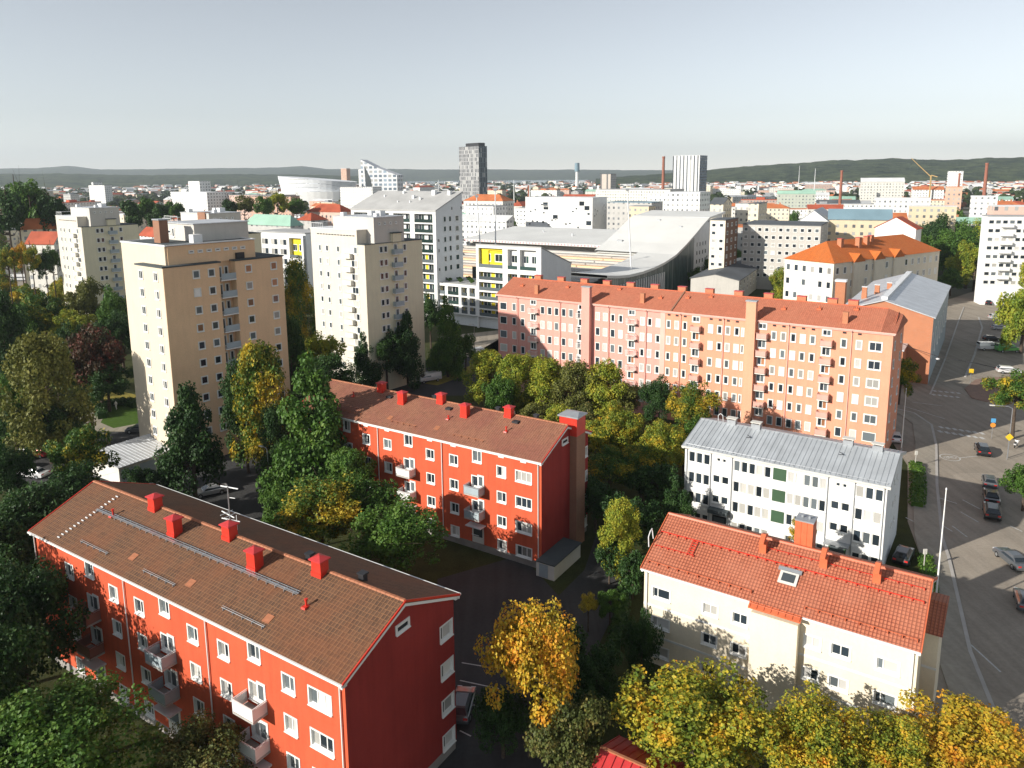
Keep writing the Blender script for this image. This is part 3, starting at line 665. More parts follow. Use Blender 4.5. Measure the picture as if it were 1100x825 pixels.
# ------------------------------------------------------------------ point towers
def tower_a():
    hs = House('tower_block', 'tall eleven-storey tower, cream on the sunny face and tan on the other', 'tower block', (-51.2, 109.6), -39)
    m = MB(); m.box(-15.6, -1.61, 1.3, 15.9, 0, 31.0); m.box(-8.4, -1.61, 0, 1.29, 0, 31.0); m.box(-1.6, 0, 0, 8.9, 0, 31.0); m.box(-15.6, -1.5, 1.3, 1.6, 31.0, 34.0)
    hs.part('wall', m, M['tower_cream'])
    m = MB().box(.001, .06, .02, 8.9, 0, 31.0); m.box(-1.6, .03, 11.7, 20.4, 0, 31.0); m.box(-1.6, -1.55, 8.9, 11.7, 0, 31.0); m.box(-9.0, -1.61, 15.91, 20.4, 0, 31.0)
    hs.part('tan_wall', m, M['tan_wall'])
    hs.part('parapet_storey', MB().box(-15.3, -1.3, 1.61, 16.2, 31.01, 34.0), M['tan_wall'])
    hs.part('cornice', MB().box(-8.6, .12, -.12, 1.25, 31.0, 31.22).box(-1.29, .15, 1.251, 9.2, 31.0, 31.22).box(-1.29, .15, 11.5, 20.6, 31.0, 31.22).box(-9.1, -1.3, 16.21, 20.6, 31.0, 31.22), M['felt_dark'])
    hs.part('roof_edge', MB().box(-15.7, -1.2, 1.2, 1.45, 34.0, 34.25).box(-1.35, -1.1, 1.46, 16.3, 34.06, 34.25).box(-15.7, -15.4, 1.46, 16.3, 34.06, 34.25).box(-15.39, -1.36, 16.05, 16.3, 34.06, 34.25), M['white_metal'])
    hs.part('roof_deck', MB().box(-15.3, -1.4, 1.5, 16.0, 34.06, 34.1), M['felt_dark'])
    hs.part('penthouse', MB().box(-15.0, -5.0, 8.0, 17.5, 31, 36.8), M['tower_grey']); hs.part('penthouse_roof', MB().box(-15.2, -4.8, 7.8, 17.7, 36.801, 36.95), M['white_roof'])
    hs.win('F', -12.8, 35.4, 8.0, .8, .5, 0, 1, [M['glass_dark']]); hs.win('F', -11.6, 35.3, 8.0, .6, 1.4, 0, 1, [M['glass_dark']])
    o = hs.part('chimney', MB().box(-9.2, -7.2, 3.6, 5.0, 34, 37.6), M['brick_brown'])
    MB().box(-9.3, -7.1, 3.5, 5.1, 37.6, 37.8).build('cap', M['zinc'], o)
    hs.part('roof_fan', MB().box(-3.9, -2.6, 6.5, 8.0, 34.1, 35.4), M['white_metal']); hs.part('roof_fan', MB().box(-1.9, -.9, 12.6, 14.0, 31.2, 32.2), M['dark_metal'])
    hs.part('roof_railing', MB().path([(-14.8, 8.3, 37.9), (-10.5, 8.3, 37.9)], .04).path([(-14.8, 8.3, 36.9), (-14.8, 8.3, 37.9)], .04).path([(-12.6, 8.3, 36.9), (-12.6, 8.3, 37.9)], .04).path([(-10.5, 8.3, 36.9), (-10.5, 8.3, 37.9)], .04), M['white_metal'])
    rows = [29.6-2.76*i for i in range(10)]
    for z in rows:
        hs.win('F', -2.2, z, 0, 1.2, 1.25, 0, 2, [M['glass_curtain'], M['glass_dark']]); hs.win('F', -6.85, z, 0, 1.2, 1.25, 0, 2, [M['glass_grey'], M['glass_dark']])
        hs.win('F', -9.9, z, 1.3, .85, 1.2, 0, 1)
        for a in (5.08, 7.55): hs.win('R', a, z, .06, 1.0, 1.15, 0, 1, [rnd.choice((M['glass_dark'], M['glass_grey'], M['glass_warm_reflect'] if z > 20 else M['glass_dark'], M['glass_blind'] if z > 20 else M['glass_dark']))])  # warm and pale panes higher up stand in for reflections
        for a in (13.95, 18.6): hs.win('R', a, z, .03, 1.05, 1.15, 0, 1, [rnd.choice((M['glass_dark'], M['glass_curtain'], M['glass_warm_reflect'] if z > 22 else M['glass_grey']))])
    for i, z in enumerate(rows[:-1]):
        zz = z-2.7 if True else z
        s = MB().box(-1.5, .25, 9.05, 11.65, -.16, 0); o = s.build('balcony', M['white'], hs.root, (0, 0, z-1.35))
        MB().box(.2, .25, 9.1, 11.6, .05, 1.0).build('railing', M['balc_grey'], o)
        hs.win('R', 9.7, z-.3, -1.55, .9, 1.7, 0, 1, [M['glass_grey']]); hs.win('R', 10.95, z-.3, -1.55, .6, 1.7, 0, 1, [M['glass_dark']])
    for i in range(7): hs.win('R', 5.3+1.45*i, 32.95, -1.3, .7, .3, 0, 1, [M['glass_dark']])
    for i in range(9):                                               # balconies on the far side edge
        MB().box(-16.6, -15.61, 3.5, 7, -.1, .95).build('balcony', M['white_wall'], hs.root, (0, 0, 28.3-2.76*i))
    return hs
TA = tower_a()
def tower_b(label, o, yaw=-39, wmat='tower_white', rmat='tower_yellow', origin=None):
    hs = House('tower_block', label, 'tower block', o, yaw)
    hs.part('wall', MB().box(-17.1, 0, 0, 15.7, 0, 30.7), M[wmat]); hs.part('side_wall', MB().box(.001, .05, .0, 7.3, 0, 30.7).box(.001, .05, 8.9, 15.7, 0, 30.7).box(.001,.02,7.3,8.9,0,30.6), M[rmat])
    hs.part('upper_storey', MB().box(-17.1, -2.2, -.02, 5.2, 30.701, 33.5), M[wmat]); hs.part('upper_roof', MB().box(-17.2, -2.1, -.1, 5.3, 33.501, 33.62), M['white_metal'])
    hs.part('penthouse', MB().box(-12.8, -.02, 2.6, 10.7, 30.702, 35.9).box(-12.8, -2.2, 5.21, 10.7, 30.7, 35.8), M['tower_grey']); hs.part('penthouse_roof', MB().box(-12.9, .1, 2.5, 10.8, 35.901, 36.05), M['white_roof'])
    hs.part('roof_deck', MB().box(-2.19, .15, -.1, 2.59, 30.702, 30.85).box(-17.2, .15, 10.71, 15.85, 30.702, 30.85).box(.0, .15, 2.595, 10.7, 30.72, 30.85), M['felt_dark'])
    for i in range(4): hs.win('R', 4.0+1.5*i, 34.7, -.02, .4, .4, 0, 1, [M['glass_dark']])
    for i in range(13): MB().box(-.35, .35, -.04, 0, -.1, .1).build('slot_vent', M['dark_metal'], hs.root, (-14.6+.95*i, -.02, 32.4))
    rows = [29.5-2.71*i for i in range(10)]
    for z in rows:
        for a, w in ((-14.2, .8), (-11.8, .8), (-8.2, .85)): hs.win('F', a, z, 0, w, 1.2, 0, 1, [rnd.choice((M['glass_dark'], M['glass_grey'], M['glass_curtain']))])
        hs.win('F', -3.2, z, 0, 1.9, 1.35, 0, 2)
        for a in (4.2, 5.4, 10.6): hs.win('R', a, z, .05, .85, 1.25, 0, 1, [rnd.choice((M['glass_dark'], M['glass_dark'], M['glass_grey']))])
        b = MB().box(-1.6, 1.0, -.9, -.002, -.15, .85).build('balcony', M['off_white'], hs.root, (-4.6, 0, z-1.5))
        b = MB().box(.02, .95, 7.0, 9.3, -.15, -.0).build('balcony', M['balc_white'], hs.root, (0, 0, z-1.1)); MB().box(.9, .95, 7.0, 9.3, .001, .95).box(.03,.89,7.0,7.05,.001,.95).build('railing', M['balc_grey'], b)
        hs.win('R', 8.1, z-.1, .02, .9, 1.9, 0, 1, [M['glass_grey']], name='balcony_door')
    hs.part('stair_head', MB().box(-.4, .7, 6.9, 9.2, 30.86, 32.6), M[rmat]); hs.part('stair_head_roof', MB().box(-.5, .9, 6.7, 9.4, 32.601, 32.8), M['felt_dark'])
    for x, y, s in ((-11, 4, .5), (-4, 8, .7), (-8, 9, .6), (-2.4, 5.5, .45)): hs.part('roof_fan', MB().box(x-s, x+s, y-s, y+s, 36.051, 36.051+s*1.4), M['white_metal'])
    rl = MB().path([(-17, .2, 34.6), (-13.2, .2, 34.6)], .05).path([(-17, .2, 34.6), (-17, 5, 34.6)], .05)
    for i in range(7): rl.path([(-17+.63*i, .2, 33.62), (-17+.63*i, .2, 34.6)], .04)
    hs.part('roof_railing', rl, M['white_metal'])
    return hs
TB = tower_b('off-white tower with a column of small balconies, between the tan tower and the white offices', (-29, 148.2))
TCr = copy_tree(TB.root); TCr.location = (-120.3, 211.2, 0); tag(TCr, 'pale yellowish tower standing alone beyond the park trees', 'tower block')
q = far(224, 228, 187); TDr = copy_tree(TB.root)
MB().box(-4.5, -1.2, 2.3, 3.8, 33, 36.2).build('lift_housing', M['brick_brown'], TDr); uu, vv = TB.u, TB.v; TDr.location = q-vv*2.6-Vector((0, 0, q.z)); tag(TDr, 'off-white tower hidden behind the tan tower, only its roof storey showing', 'tower block')
# ------------------------------------------------------------------ ground
def ground_mat():
    t = NT('ground'); o = t.obj()
    a = t.noise(o, .05, 6); b = t.noise(o, .6, 5); c = t.noise(o, 6, 3); d = t.noise(o, .0025, 7, .6)
    col = t.ramp(a, [(.35, (.028, .038, .014)), (.55, (.045, .055, .018)), (.7, (.075, .07, .03))])
    col = t.mix(.5, col, t.ramp(b, [(.3, (.018, .026, .01)), (.7, (.07, .08, .024))]))
    col = t.mix(.35, col, t.ramp(c, [(.3, (.012, .02, .008)), (.7, (.09, .09, .035))]))
    # streets, yards and roofs of the far town read as a pale speckle beyond the near quarter
    vo = t.n('ShaderNodeTexVoronoi'); vo.inputs['Scale'].default_value = .03; t.l(o, vo.inputs['Vector'])
    town = t.ramp(vo.outputs['Color'], [(.2, (.05, .06, .03)), (.45, (.10, .10, .07)), (.7, (.16, .155, .14)), (.9, (.24, .23, .21))])
    ln = t.n('ShaderNodeVectorMath', operation='LENGTH'); t.l(o, ln.inputs[0])
    f = t.ramp(t.math('DIVIDE', ln.outputs['Value'], 2000.0), [(.12, (0,0,0)), (.2, (1,1,1)), (.6, (1,1,1)), (.95, (.15,.15,.15))])
    col = t.mix(f, col, town)
    t.l(col, t.b.inputs['Base Color']); t.set('Roughness', .95); t.set('Specular IOR Level', .1)
    return t.m
def asphalt(name, c=(.115, .108, .098), k=1):
    t = NT(name); o = t.obj()
    col = t.ramp(t.noise(o, .25, 6, .6), [(.3, mul(c, .75)), (.7, mul(c, 1.25))])
    col = t.mix(.3, col, t.ramp(t.noise(o, 3, 4), [(.35, mul(c, .6)), (.65, mul(c, 1.35))]))
    vo = t.n('ShaderNodeTexVoronoi', distance='CHEBYCHEV'); vo.inputs['Scale'].default_value = .09; t.l(o, vo.inputs['Vector'])
    col = t.mix(.22, col, t.ramp(vo.outputs['Color'], [(.2, mul(c, .6)), (.8, mul(c, 1.25))]))
    mp = t.n('ShaderNodeMapping'); mp.inputs['Scale'].default_value = (.9, .03, 1); t.l(o, mp.inputs[0]); col = t.mix(.3, col, t.ramp(t.noise(mp.outputs[0], 1, 4), [(.4, mul(c, .7)), (.6, mul(c, 1.2))]))
    t.l(col, t.b.inputs['Base Color']); t.set('Roughness', .9); t.set('Specular IOR Level', .2); t.bump(t.noise(o, 30, 2), .2, .01)
    return t.m
M['ground'] = ground_mat(); M['asphalt'] = asphalt('asphalt', (.31, .27, .22)); M['asphalt_shade'] = asphalt('shade toned asphalt', (.055, .055, .055)); M['paving'] = asphalt('paving', (.32, .29, .24)); M['gravel'] = asphalt('gravel path', (.30, .27, .21))  # yard asphalt is darkened in colour so the shaded yards stay dark
M['lawn'] = plain('lawn', (.06, .11, .018), .9, .3, 1.5, .1, fine=12); M['dry_lawn'] = plain('leaf strewn lawn', (.24, .20, .045), .9, .35, 1.2, .1, fine=14)
M['paint'] = plain('road paint', (.50, .50, .48), .7, .25, 3)
M['brickpave'] = plain('red brown paving', (.26, .17, .13), .9, .15, 1.5)
def structure(name, mb, m, **k): o = mb.build(name, m, **k); o['kind'] = 'structure'; return o
g = MB(); rr = [0, 60, 120, 200, 320, 500, 800, 1400, 2600, 5000, 9000, 16000, 26000]
for a, b in zip(rr, rr[1:]):
    for k in range(48):
        t0, t1 = 2*PI*k/48, 2*PI*(k+1)/48
        P = [(a*math.cos(t0), a*math.sin(t0), 0), (b*math.cos(t0), b*math.sin(t0), 0), (b*math.cos(t1), b*math.sin(t1), 0), (a*math.cos(t1), a*math.sin(t1), 0)]
        g.poly(P[1:] if a == 0 else P) if a else g.poly([(0,0,0), P[1], P[2]])
structure('ground', g, M['ground'], uv=False)
def sheet(name, pxs, z, m, pw=False, th=0):
    pts = [(p if pw else tuple(at(*p)[:2])) for p in pxs]
    mb = MB()
    if th: mb.extr(pts, z, z+th, ax=2)
    else: mb.poly([(x, y, z) for x, y in pts])
    return structure(name, mb, m)
sheet('yard', [(170,570),(110,522),(40,525),(0,520),(0,488),(60,478),(92,466),(150,462),(180,470),(300,476),(300,520),(290,575),(230,580)], .008, M['asphalt_shade'])
sheet('road', [(-160,318),(-40,306),(60,300),(150,306),(150,313),(62,309),(-40,318),(-160,332)], .008, M['asphalt'])
sheet('parking', [(395,432),(385,400),(440,400),(500,385),(540,362),(560,372),(545,400),(560,425),(480,425)], .008, M['asphalt_shade'])
sheet('square', [(470,362),(560,352),(600,360),(560,380),(500,385)], .008, M['asphalt'])
sheet('yard', [(470,622),(560,596),(600,640),(628,612),(640,575),(668,560),(668,640),(640,700),(600,760),(570,960),(470,1000)], .008, M['asphalt_shade'])
sheet('path', [(84,463),(86,449),(104,441),(118,440),(112,447),(108,454),(122,460),(148,455),(150,464)], .014, M['gravel'])
sheet('path', [(-40,462),(20,452),(24,460),(-40,472)], .014, M['gravel'])
sheet('lawn', [(106,460),(108,440),(135,428),(152,430),(152,456),(130,461)], .010, M['lawn'])
sheet('lawn', [(-60,470),(30,458),(34,466),(-60,482)], .010, M['lawn']); sheet('lawn', [(-60,452),(18,446),(20,452),(-60,460)], .010, M['lawn'])
sheet('lawn', [(-100,395),(12,378),(14,388),(-100,408)], .010, M['lawn']); sheet('lawn', [(15,308),(60,300),(66,306),(62,312),(20,316)], .012, M['dry_lawn'])
sheet('lawn', [(80,432),(120,418),(150,425),(110,440)], .010, M['dry_lawn'])
sheet('lawn', [(455,412),(525,385),(532,392),(470,414)], .014, M['dry_lawn'])
# the street on the right
KL = [(1175,1000),(1110,860),(1080,788),(1044.5,701),(1021,600),(1014,579),(1008,522),(1007,479),(1002,457),(983,444),(962,439)]
ST = [(940,1200),(985,760),(1004,640),(975,560),(975,500),(955,470),(940,440),(985,395),(1010,352),(1018,322),(1070,305),(1300,300),(1700,330),(2600,600),(2600,1200)]
sheet('street', ST, .006, M['asphalt'])
def wl(pts): return [tuple(at(*p)[:2]) for p in pts]
def strip(mb, pts, w0, w1, z0, z1, m=0):
    """box-section strip following world polyline pts, from offset w0 to w1 to its left"""
    P = [Vector((x, y)) for x, y in pts]; A = []; B = []
    for i, p in enumerate(P):
        d = (P[min(i+1, len(P)-1)]-P[max(i-1, 0)]).normalized(); n = Vector((-d.y, d.x)); A.append(p+n*w0); B.append(p+n*w1)
    for i in range(len(P)-1):
        q = [A[i], A[i+1], B[i+1], B[i]]
        i0 = len(mb.v); mb.v += [(a.x, a.y, z0) for a in q]+[(a.x, a.y, z1) for a in q]
        for f in ((0,3,2,1),(4,5,6,7),(0,1,5,4),(1,2,6,5),(2,3,7,6),(3,0,4,7)): mb.f.append(tuple(i0+a for a in f)); mb.m.append(m)
K = wl(KL)
mb = MB(); strip(mb, K, 0, .35, 0, .13); structure('kerb', mb, M['concrete'])
mb = MB(); strip(mb, K, .351, 3.2, 0, .12); structure('pavement', mb, M['paving'])
mb = MB(); strip(mb, wl([(1000,424),(1015.6,387),(1031,343),(1036,330)]), 0, .3, 0, .13); strip(mb, wl([(1038,405),(1048,381),(1056,352),(1052,341)]), 0, .4, 0, .13); structure('kerb', mb, M['concrete'])
sheet('traffic_island', [(1036,418),(1048,408),(1066,406),(1100,404),(1160,415),(1100,428),(1060,432),(1044,428)], .006, M['brickpave'], th=.13)
pm = MB()
def dash(a, b, w=.14):
    A, B = at(*a), at(*b); d = (B-A).normalized(); n = Vector((-d.y, d.x, 0))*w/2
    pm.poly([(p.x, p.y, .018) for p in (A-n, B-n, B+n, A+n)])
for a, b in (((1034,537),(1053,547)),((1032,550),(1051,561)),((997,531),(1028,541)),((1010,563),(1023,571)),((1023,565),(1039,577)),((1085,565),(1098,571)),((985,520),(1003,530)),((973,556),(987,563)),
             ((1030,492),(1050,490)),((1024,720),(1040,740)),((1040,690),(1075,722)),((990,678),(1004,686)),((970,436),(1015,450)),((980,432),(1012,436)),((1005,380),(1000,395))): dash(a, b, .16)
def blk(x, y, w=1.0, d=.5):
    A = at(x, y); pm.poly([(A.x+i*w/2, A.y+j*d/2, .018) for i, j in ((-1,-1),(1,-1),(1,1),(-1,1))])
for i in range(5): blk(1004+6.4*i, 420+i*.6, .6, .9); blk(1003+6.4*i, 424+i*.7, .6, .9)
for i in range(7): blk(1011+7.3*i, 459+i*1.1, .6, 1.1); blk(1010+7.5*i, 463.5+i*1.2, .6, 1.1)
for a, b in (((496,712),(520,716)),((494,731),(536,740)),((508,757),(524,762)),((494,785),(506,791))): dash(a, b, .12)
# painted cycle symbol inside an oval
c = at(1020.5, 491.5)
def ring(cx, cy, ra, rb, w, n=28):
    for k in range(n):
        t0, t1 = 2*PI*k/n, 2*PI*(k+1)/n
        pm.poly([(cx+ra*math.cos(t0), cy+rb*math.sin(t0), .018), (cx+ra*math.cos(t1), cy+rb*math.sin(t1), .018), (cx+(ra-w)*math.cos(t1), cy+(rb-w)*math.sin(t1), .018), (cx+(ra-w)*math.cos(t0), cy+(rb-w)*math.sin(t0), .018)])
ring(c.x, c.y, 1.45, 1.5, .16); ring(c.x-.55, c.y, .42, .45, .12, 14); ring(c.x+.55, c.y, .42, .45, .12, 14)
for a, b in (((-.55,0),(-.1,.5)),((-.1,.5),(.5,.45)),((.5,.45),(.55,0)),((-.1,.5),(0,0)),((0,0),(.5,.45))):
    A, B = Vector((c.x+a[0], c.y+a[1], 0)), Vector((c.x+b[0], c.y+b[1], 0)); d = (B-A).normalized(); n = Vector((-d.y, d.x, 0))*.05
    pm.poly([(p.x, p.y, .0185) for p in (A-n, B-n, B+n, A+n)])
structure('road_markings', pm, M['paint'])
# lakes
M['water'] = plain('lake water', (.20, .27, .33), .12, .05, .01, .6)
lk = MB()
def sect(mb, x0, x1, r0, r1, z, n=12):
    for k in range(n):
        a0 = x0+(x1-x0)*k/n; a1 = x0+(x1-x0)*(k+1)/n
        mb.poly([tuple(Vector((*((far(a, 190, r)).xy), z))) for a, r in ((a0,r0),(a1,r0),(a1,r1),(a0,r1))])
sect(lk, 432, 632, 4200, 6900, 1.5); sect(lk, -60, 60, 5200, 6000, 1.5)
structure('lake', lk, M['water'], uv=False)
# ------------------------------------------------------------------ hills
def hills_mat():
    t = NT('forested hills'); o = t.obj()
    c = t.ramp(t.noise(o, .003, 8, .75), [(.35, (.010, .022, .014)), (.48, (.03, .05, .024)), (.56, (.08, .10, .045)), (.64, (.03, .05, .02)), (.75, (.10, .115, .05))])
    c = t.mix(.6, c, t.ramp(t.noise(o, .02, 5, .7), [(.4, (.004, .012, .010)), (.6, (.10, .125, .055))]))
    t.l(c, t.b.inputs['Base Color']); t.set('Roughness', 1); t.set('Specular IOR Level', 0); t.bump(t.noise(o, .05, 3), 1, 8)
    return t.m
M['hills'] = hills_mat()
from mathutils import noise as mn
hm = MB()
def hill(pts, r0, r1, seed, n=220, rough=.07):
    """pts: (pixel x, pixel y of the crest); ridge at radius r1"""
    xs = [p[0] for p in pts]
    rows = []
    for k in range(n+1):
        x = xs[0]+(xs[-1]-xs[0])*k/n
        for (a, ya), (b, yb) in zip(pts, pts[1:]):
            if a <= x <= b: y = ya+(yb-ya)*(x-a)/(b-a); break
        hz = max(5, far(x, y, r1).z)
        col = []
        for j in range(9):
            f = j/8; r = r0+(r1-r0)*f
            s = math.sin(f*PI/2)**1.1
            q = far(x, 190, r); z = hz*s*(1+rough*2*mn.noise(Vector((q.x/900, q.y/900, seed)))*(1-f*.5)) + (rough*60*mn.noise(Vector((q.x/160, q.y/160, seed+9))) + 5*mn.noise(Vector((q.x/35, q.y/35, seed+3))))*(.25+.75*f)
            col.append((q.x, q.y, z-3 if j == 0 else z))
        q = far(x, 190, r1*1.25); col.append((q.x, q.y, 0)); rows.append(col)
    i0 = len(hm.v); w = len(rows[0])
    for c_ in rows: hm.v += c_
    for k in range(n):
        for j in range(w-1): hm.f.append((i0+k*w+j, i0+(k+1)*w+j, i0+(k+1)*w+j+1, i0+k*w+j+1)); hm.m.append(0)
hill([(-400,184),(0,181.5),(40,181),(75,178.5),(110,182),(300,180),(325,178.5),(350,181.5),(480,182),(640,182.5),(760,183),(1500,176)], 7000, 9500, 1)
hill([(-400,186),(0,184.5),(120,185),(200,184),(300,185),(400,184),(440,187),(600,188),(700,185.5),(900,184),(1500,184)], 4600, 6800, 7) if False else None
hill([(640,192),(700,188),(745,184),(780,180.5),(850,175.5),(900,172),(960,170.5),(1020,171.5),(1060,169.5),(1100,169),(1300,166),(1600,168)], 2700, 3800, 4, 200, .05)
hill([(-500,190),(-100,187),(60,186.5),(160,188),(240,187),(330,188),(430,190)], 3600, 5000, 12, 140, .05)
hill([(500,194),(520,191.5),(545,190.5),(570,192)], 4300, 4500, 15, 30, .05) if False else None
structure('hills', hm, M['hills'], uv=False)

# ------------------------------------------------------------------ trees
def leafmat(name, stops, sc=.5, w=.62, tr=.25):
    t = NT(name); o = t.obj(); gi = t.n('ShaderNodeNewGeometry').outputs['Random Per Island']; oi = t.n('ShaderNodeObjectInfo').outputs['Random']
    nz = t.ramp(t.noise(o, sc*1.3, 5, .62), [(.3, (0,0,0)), (.7, (1,1,1))])
    f = t.math('ADD', t.math('MULTIPLY', nz, w), t.math('MULTIPLY', gi, 1-w-.15)); f = t.math('ADD', f, t.math('MULTIPLY', oi, .15))
    c = t.ramp(f, stops)
    t.l(c, t.b.inputs['Base Color']); t.set('Roughness', .55); t.set('Specular IOR Level', .25)
    tb = t.n('ShaderNodeBsdfTranslucent'); t.l(c, tb.inputs[0]); mx = t.n('ShaderNodeMixShader'); mx.inputs[0].default_value = tr
    t.l(t.b.outputs[0], mx.inputs[1]); t.l(tb.outputs[0], mx.inputs[2]); t.l(mx.outputs[0], t.out.inputs[0])
    return t.m
G0, G1, G2 = (.03, .07, .014), (.065, .145, .022), (.125, .21, .032)
LM = {
 'green': leafmat('green leaves', [(.1, G0), (.45, G1), (.8, G2), (1, (.20, .21, .04))]),
 'dark': leafmat('dark green leaves', [(.1, (.016, .042, .014)), (.5, (.032, .078, .018)), (.9, (.07, .13, .028))]),
 'lime': leafmat('yellow green leaves', [(.1, (.08, .15, .02)), (.4, (.20, .26, .028)), (.7, (.38, .36, .036)), (.95, (.56, .40, .045))]),
 'olive': leafmat('olive leaves', [(.1, (.06, .08, .02)), (.5, (.15, .16, .035)), (.9, (.26, .24, .055))]),
 'yellow': leafmat('yellow leaves', [(.1, (.16, .19, .02)), (.4, (.42, .34, .03)), (.7, (.62, .45, .035)), (.95, (.68, .38, .03))]),
 'maple': leafmat('turning maple leaves', [(.12, (.06, .12, .018)), (.44, (.17, .22, .026)), (.62, (.40, .35, .03)), (.8, (.62, .38, .03)), (.95, (.62, .18, .02))], .45, .6),
 'orange': leafmat('orange maple leaves', [(.1, (.12, .15, .02)), (.35, (.38, .32, .03)), (.6, (.62, .36, .03)), (.95, (.64, .17, .02))]),
 'rust': leafmat('dark red leaves', [(.1, (.03, .035, .012)), (.45, (.06, .035, .018)), (.75, (.16, .035, .02)), (.95, (.26, .06, .03))]),
 'mixed': leafmat('green leaves with yellow clumps', [(.1, G0), (.42, G1), (.56, (.20, .21, .025)), (.72, (.52, .38, .03)), (.95, (.62, .34, .02))], .3, .62),
 'brownish': leafmat('browning leaves', [(.1, (.05, .07, .02)), (.5, (.10, .12, .03)), (.75, (.22, .18, .05)), (.95, (.34, .22, .07))]),
}
def crown_mesh(name, shape, nb, npb, ls, seed, R0=5.0):
    r = random.Random(seed); mb = MB(); V = mb.v; Fc = mb.f; blobs = []
    for i in range(nb):
        if shape == 'broad':
            while True:
                d = Vector((r.gauss(0,1), r.gauss(0,1), r.gauss(0,1))).normalized()
                if d.z > -.75: break
            k = r.uniform(.45, .78); c = Vector((d.x*k, d.y*k, d.z*k*1.02))*R0; br = R0*r.uniform(.20, .36)
        elif shape == 'hero':
            while True:
                d = Vector((r.gauss(0,1), r.gauss(0,1), r.gauss(0,1))).normalized()
                if d.z > -.7: break
            lump = .82+.22*mn.noise(d*1.6+Vector((seed, 0, 0)))*2; k = r.uniform(.42, .92)*lump; c = Vector((d.x*k, d.y*k, d.z*k))*R0; br = R0*r.uniform(.11, .24)
        elif shape == 'cone':
            z = r.uniform(-.95, .95)*R0; f = (1-(z/R0+1)/2)**.8; a = r.uniform(0, 2*PI); q = R0*.85*f*r.uniform(.35, 1.0)+.12
            c = Vector((math.cos(a)*q, math.sin(a)*q, z)); br = R0*(.10+.20*f)*r.uniform(.8, 1.2)
        elif shape == 'tall':
            z = r.uniform(-.95, .95)*R0; f = math.sqrt(max(.02, 1-((z/R0+.25)/1.28)**2)); a = r.uniform(0, 2*PI); q = R0*.85*f*r.uniform(.35, 1)
            c = Vector((math.cos(a)*q, math.sin(a)*q, z)); br = R0*r.uniform(.15, .28)
        else:  # open
            while True:
                d = Vector((r.gauss(0,1), r.gauss(0,1), r.gauss(0,.9))).normalized()
                if d.z > -.6: break
            c = d*R0*r.uniform(.25, .85); br = R0*r.uniform(.12, .26)
        blobs.append((c, br))
    for c, br in blobs:
        n = int(npb*(br/(R0*.27))**2)
        for _ in range(n):
            d = Vector((r.gauss(0,1), r.gauss(0,1), r.gauss(0,.85))).normalized()
            p = c + d*br*r.uniform(.55, 1.12)**.8
            nn = (d*.7+Vector((r.gauss(0,.6), r.gauss(0,.6), .35+r.gauss(0,.5)))).normalized()
            a = nn.orthogonal().normalized(); b = nn.cross(a); t = r.uniform(0, 2*PI); u = a*math.cos(t)+b*math.sin(t); v = nn.cross(u); s = ls*r.uniform(.5, 1.35)
            i = len(V); u = u*s*.5; v = v*s*.42
            V += [tuple(p-u), tuple(p-v+nn*s*.08), tuple(p+u), tuple(p+v+nn*s*.08)]; Fc.append((i, i+1, i+2, i+3)); mb.m.append(0)
    me = mb.mesh(name, [LM['green']], uv=False); me['blobs'] = 0
    return me, blobs
def trunk_mesh(name, blobs, seed, R0=5.0):
    r = random.Random(seed); mb = MB(); base = Vector((0, 0, -R0*1.9)); mid = Vector((r.uniform(-.2,.2), r.uniform(-.2,.2), -R0*.6)); top = Vector((r.uniform(-.3,.3), r.uniform(-.3,.3), R0*.55))
    mb.tube(base, mid, .30, 9, .22); mb.tube(mid, top, .22, 8, .07)
    for c, br in sorted(blobs, key=lambda q: -q[1])[:14]:
        t = max(.0, min(.9, (c.z+R0*.7)/(R0*1.4)-.15)); p = mid.lerp(top, t); h = p.lerp(c, .55)+Vector((0,0,-.12*R0*.5)); mb.tube(p, h, .10, 6, .06); mb.tube(h, c, .06, 5, .02)
        for _ in range(2): e = c+Vector((r.gauss(0,1), r.gauss(0,1), r.gauss(0,.8)))*br*.6; mb.tube(h.lerp(c, .6), e, .03, 4, .01)
    return mb.mesh(name, [M['bark']], uv=False)
CM = {}
def make_crowns():
    specs = {'hero': ('hero', 90, 420, .24, 4), 'hero_open': ('open', 74, 360, .24, 2), 'broad': ('hero', 60, 400, .32, 4), 'cone': ('cone', 60, 400, .30, 2), 'tall': ('tall', 66, 360, .30, 3), 'open': ('open', 56, 300, .30, 2), 'low': ('broad', 24, 150, .62, 4), 'lowcone': ('cone', 24, 70, .75, 2), 'shrub': ('broad', 16, 200, .5, 1)}
    for k, (sh, nb, npb, ls, nvar) in specs.items():
        CM[k] = []
        for i in range(nvar):
            me, bl = crown_mesh('crown', sh, nb, npb, ls, hash_(k)+i*17); CM[k].append((me, trunk_mesh('trunk', bl, i+3)))
def hash_(s):
    h = 7
    for ch in s: h = (h*31+ord(ch)) % 100003
    return h
make_crowns()
TREES = []
def tree(name, label, X, Y, zc, rx, rz, kind, mesh='broad', group=None, cat='tree', trunk=True, rseed=None):
    r = random.Random(int(X*31+Y*17) if rseed is None else rseed)
    o = thing(name, label, cat, (X, Y, 0), r.uniform(0, 6.28), group)
    cm, tm = r.choice(CM[mesh])
    c = link('crown', cm, o, (0, 0, zc)); c.scale = (rx/5, rx/5*r.uniform(.93, 1.07), rz/5)
    c.material_slots[0].link = 'OBJECT'; c.material_slots[0].material = LM[kind]
    if trunk:
        t = link('trunk', tm, o, (0, 0, zc)); sz = zc/(5*1.9); t.scale = (rx/5, rx/5, sz if sz < rz/5*1.6 else sz)
    TREES.append((X, Y, max(rx, 2), o)); return o
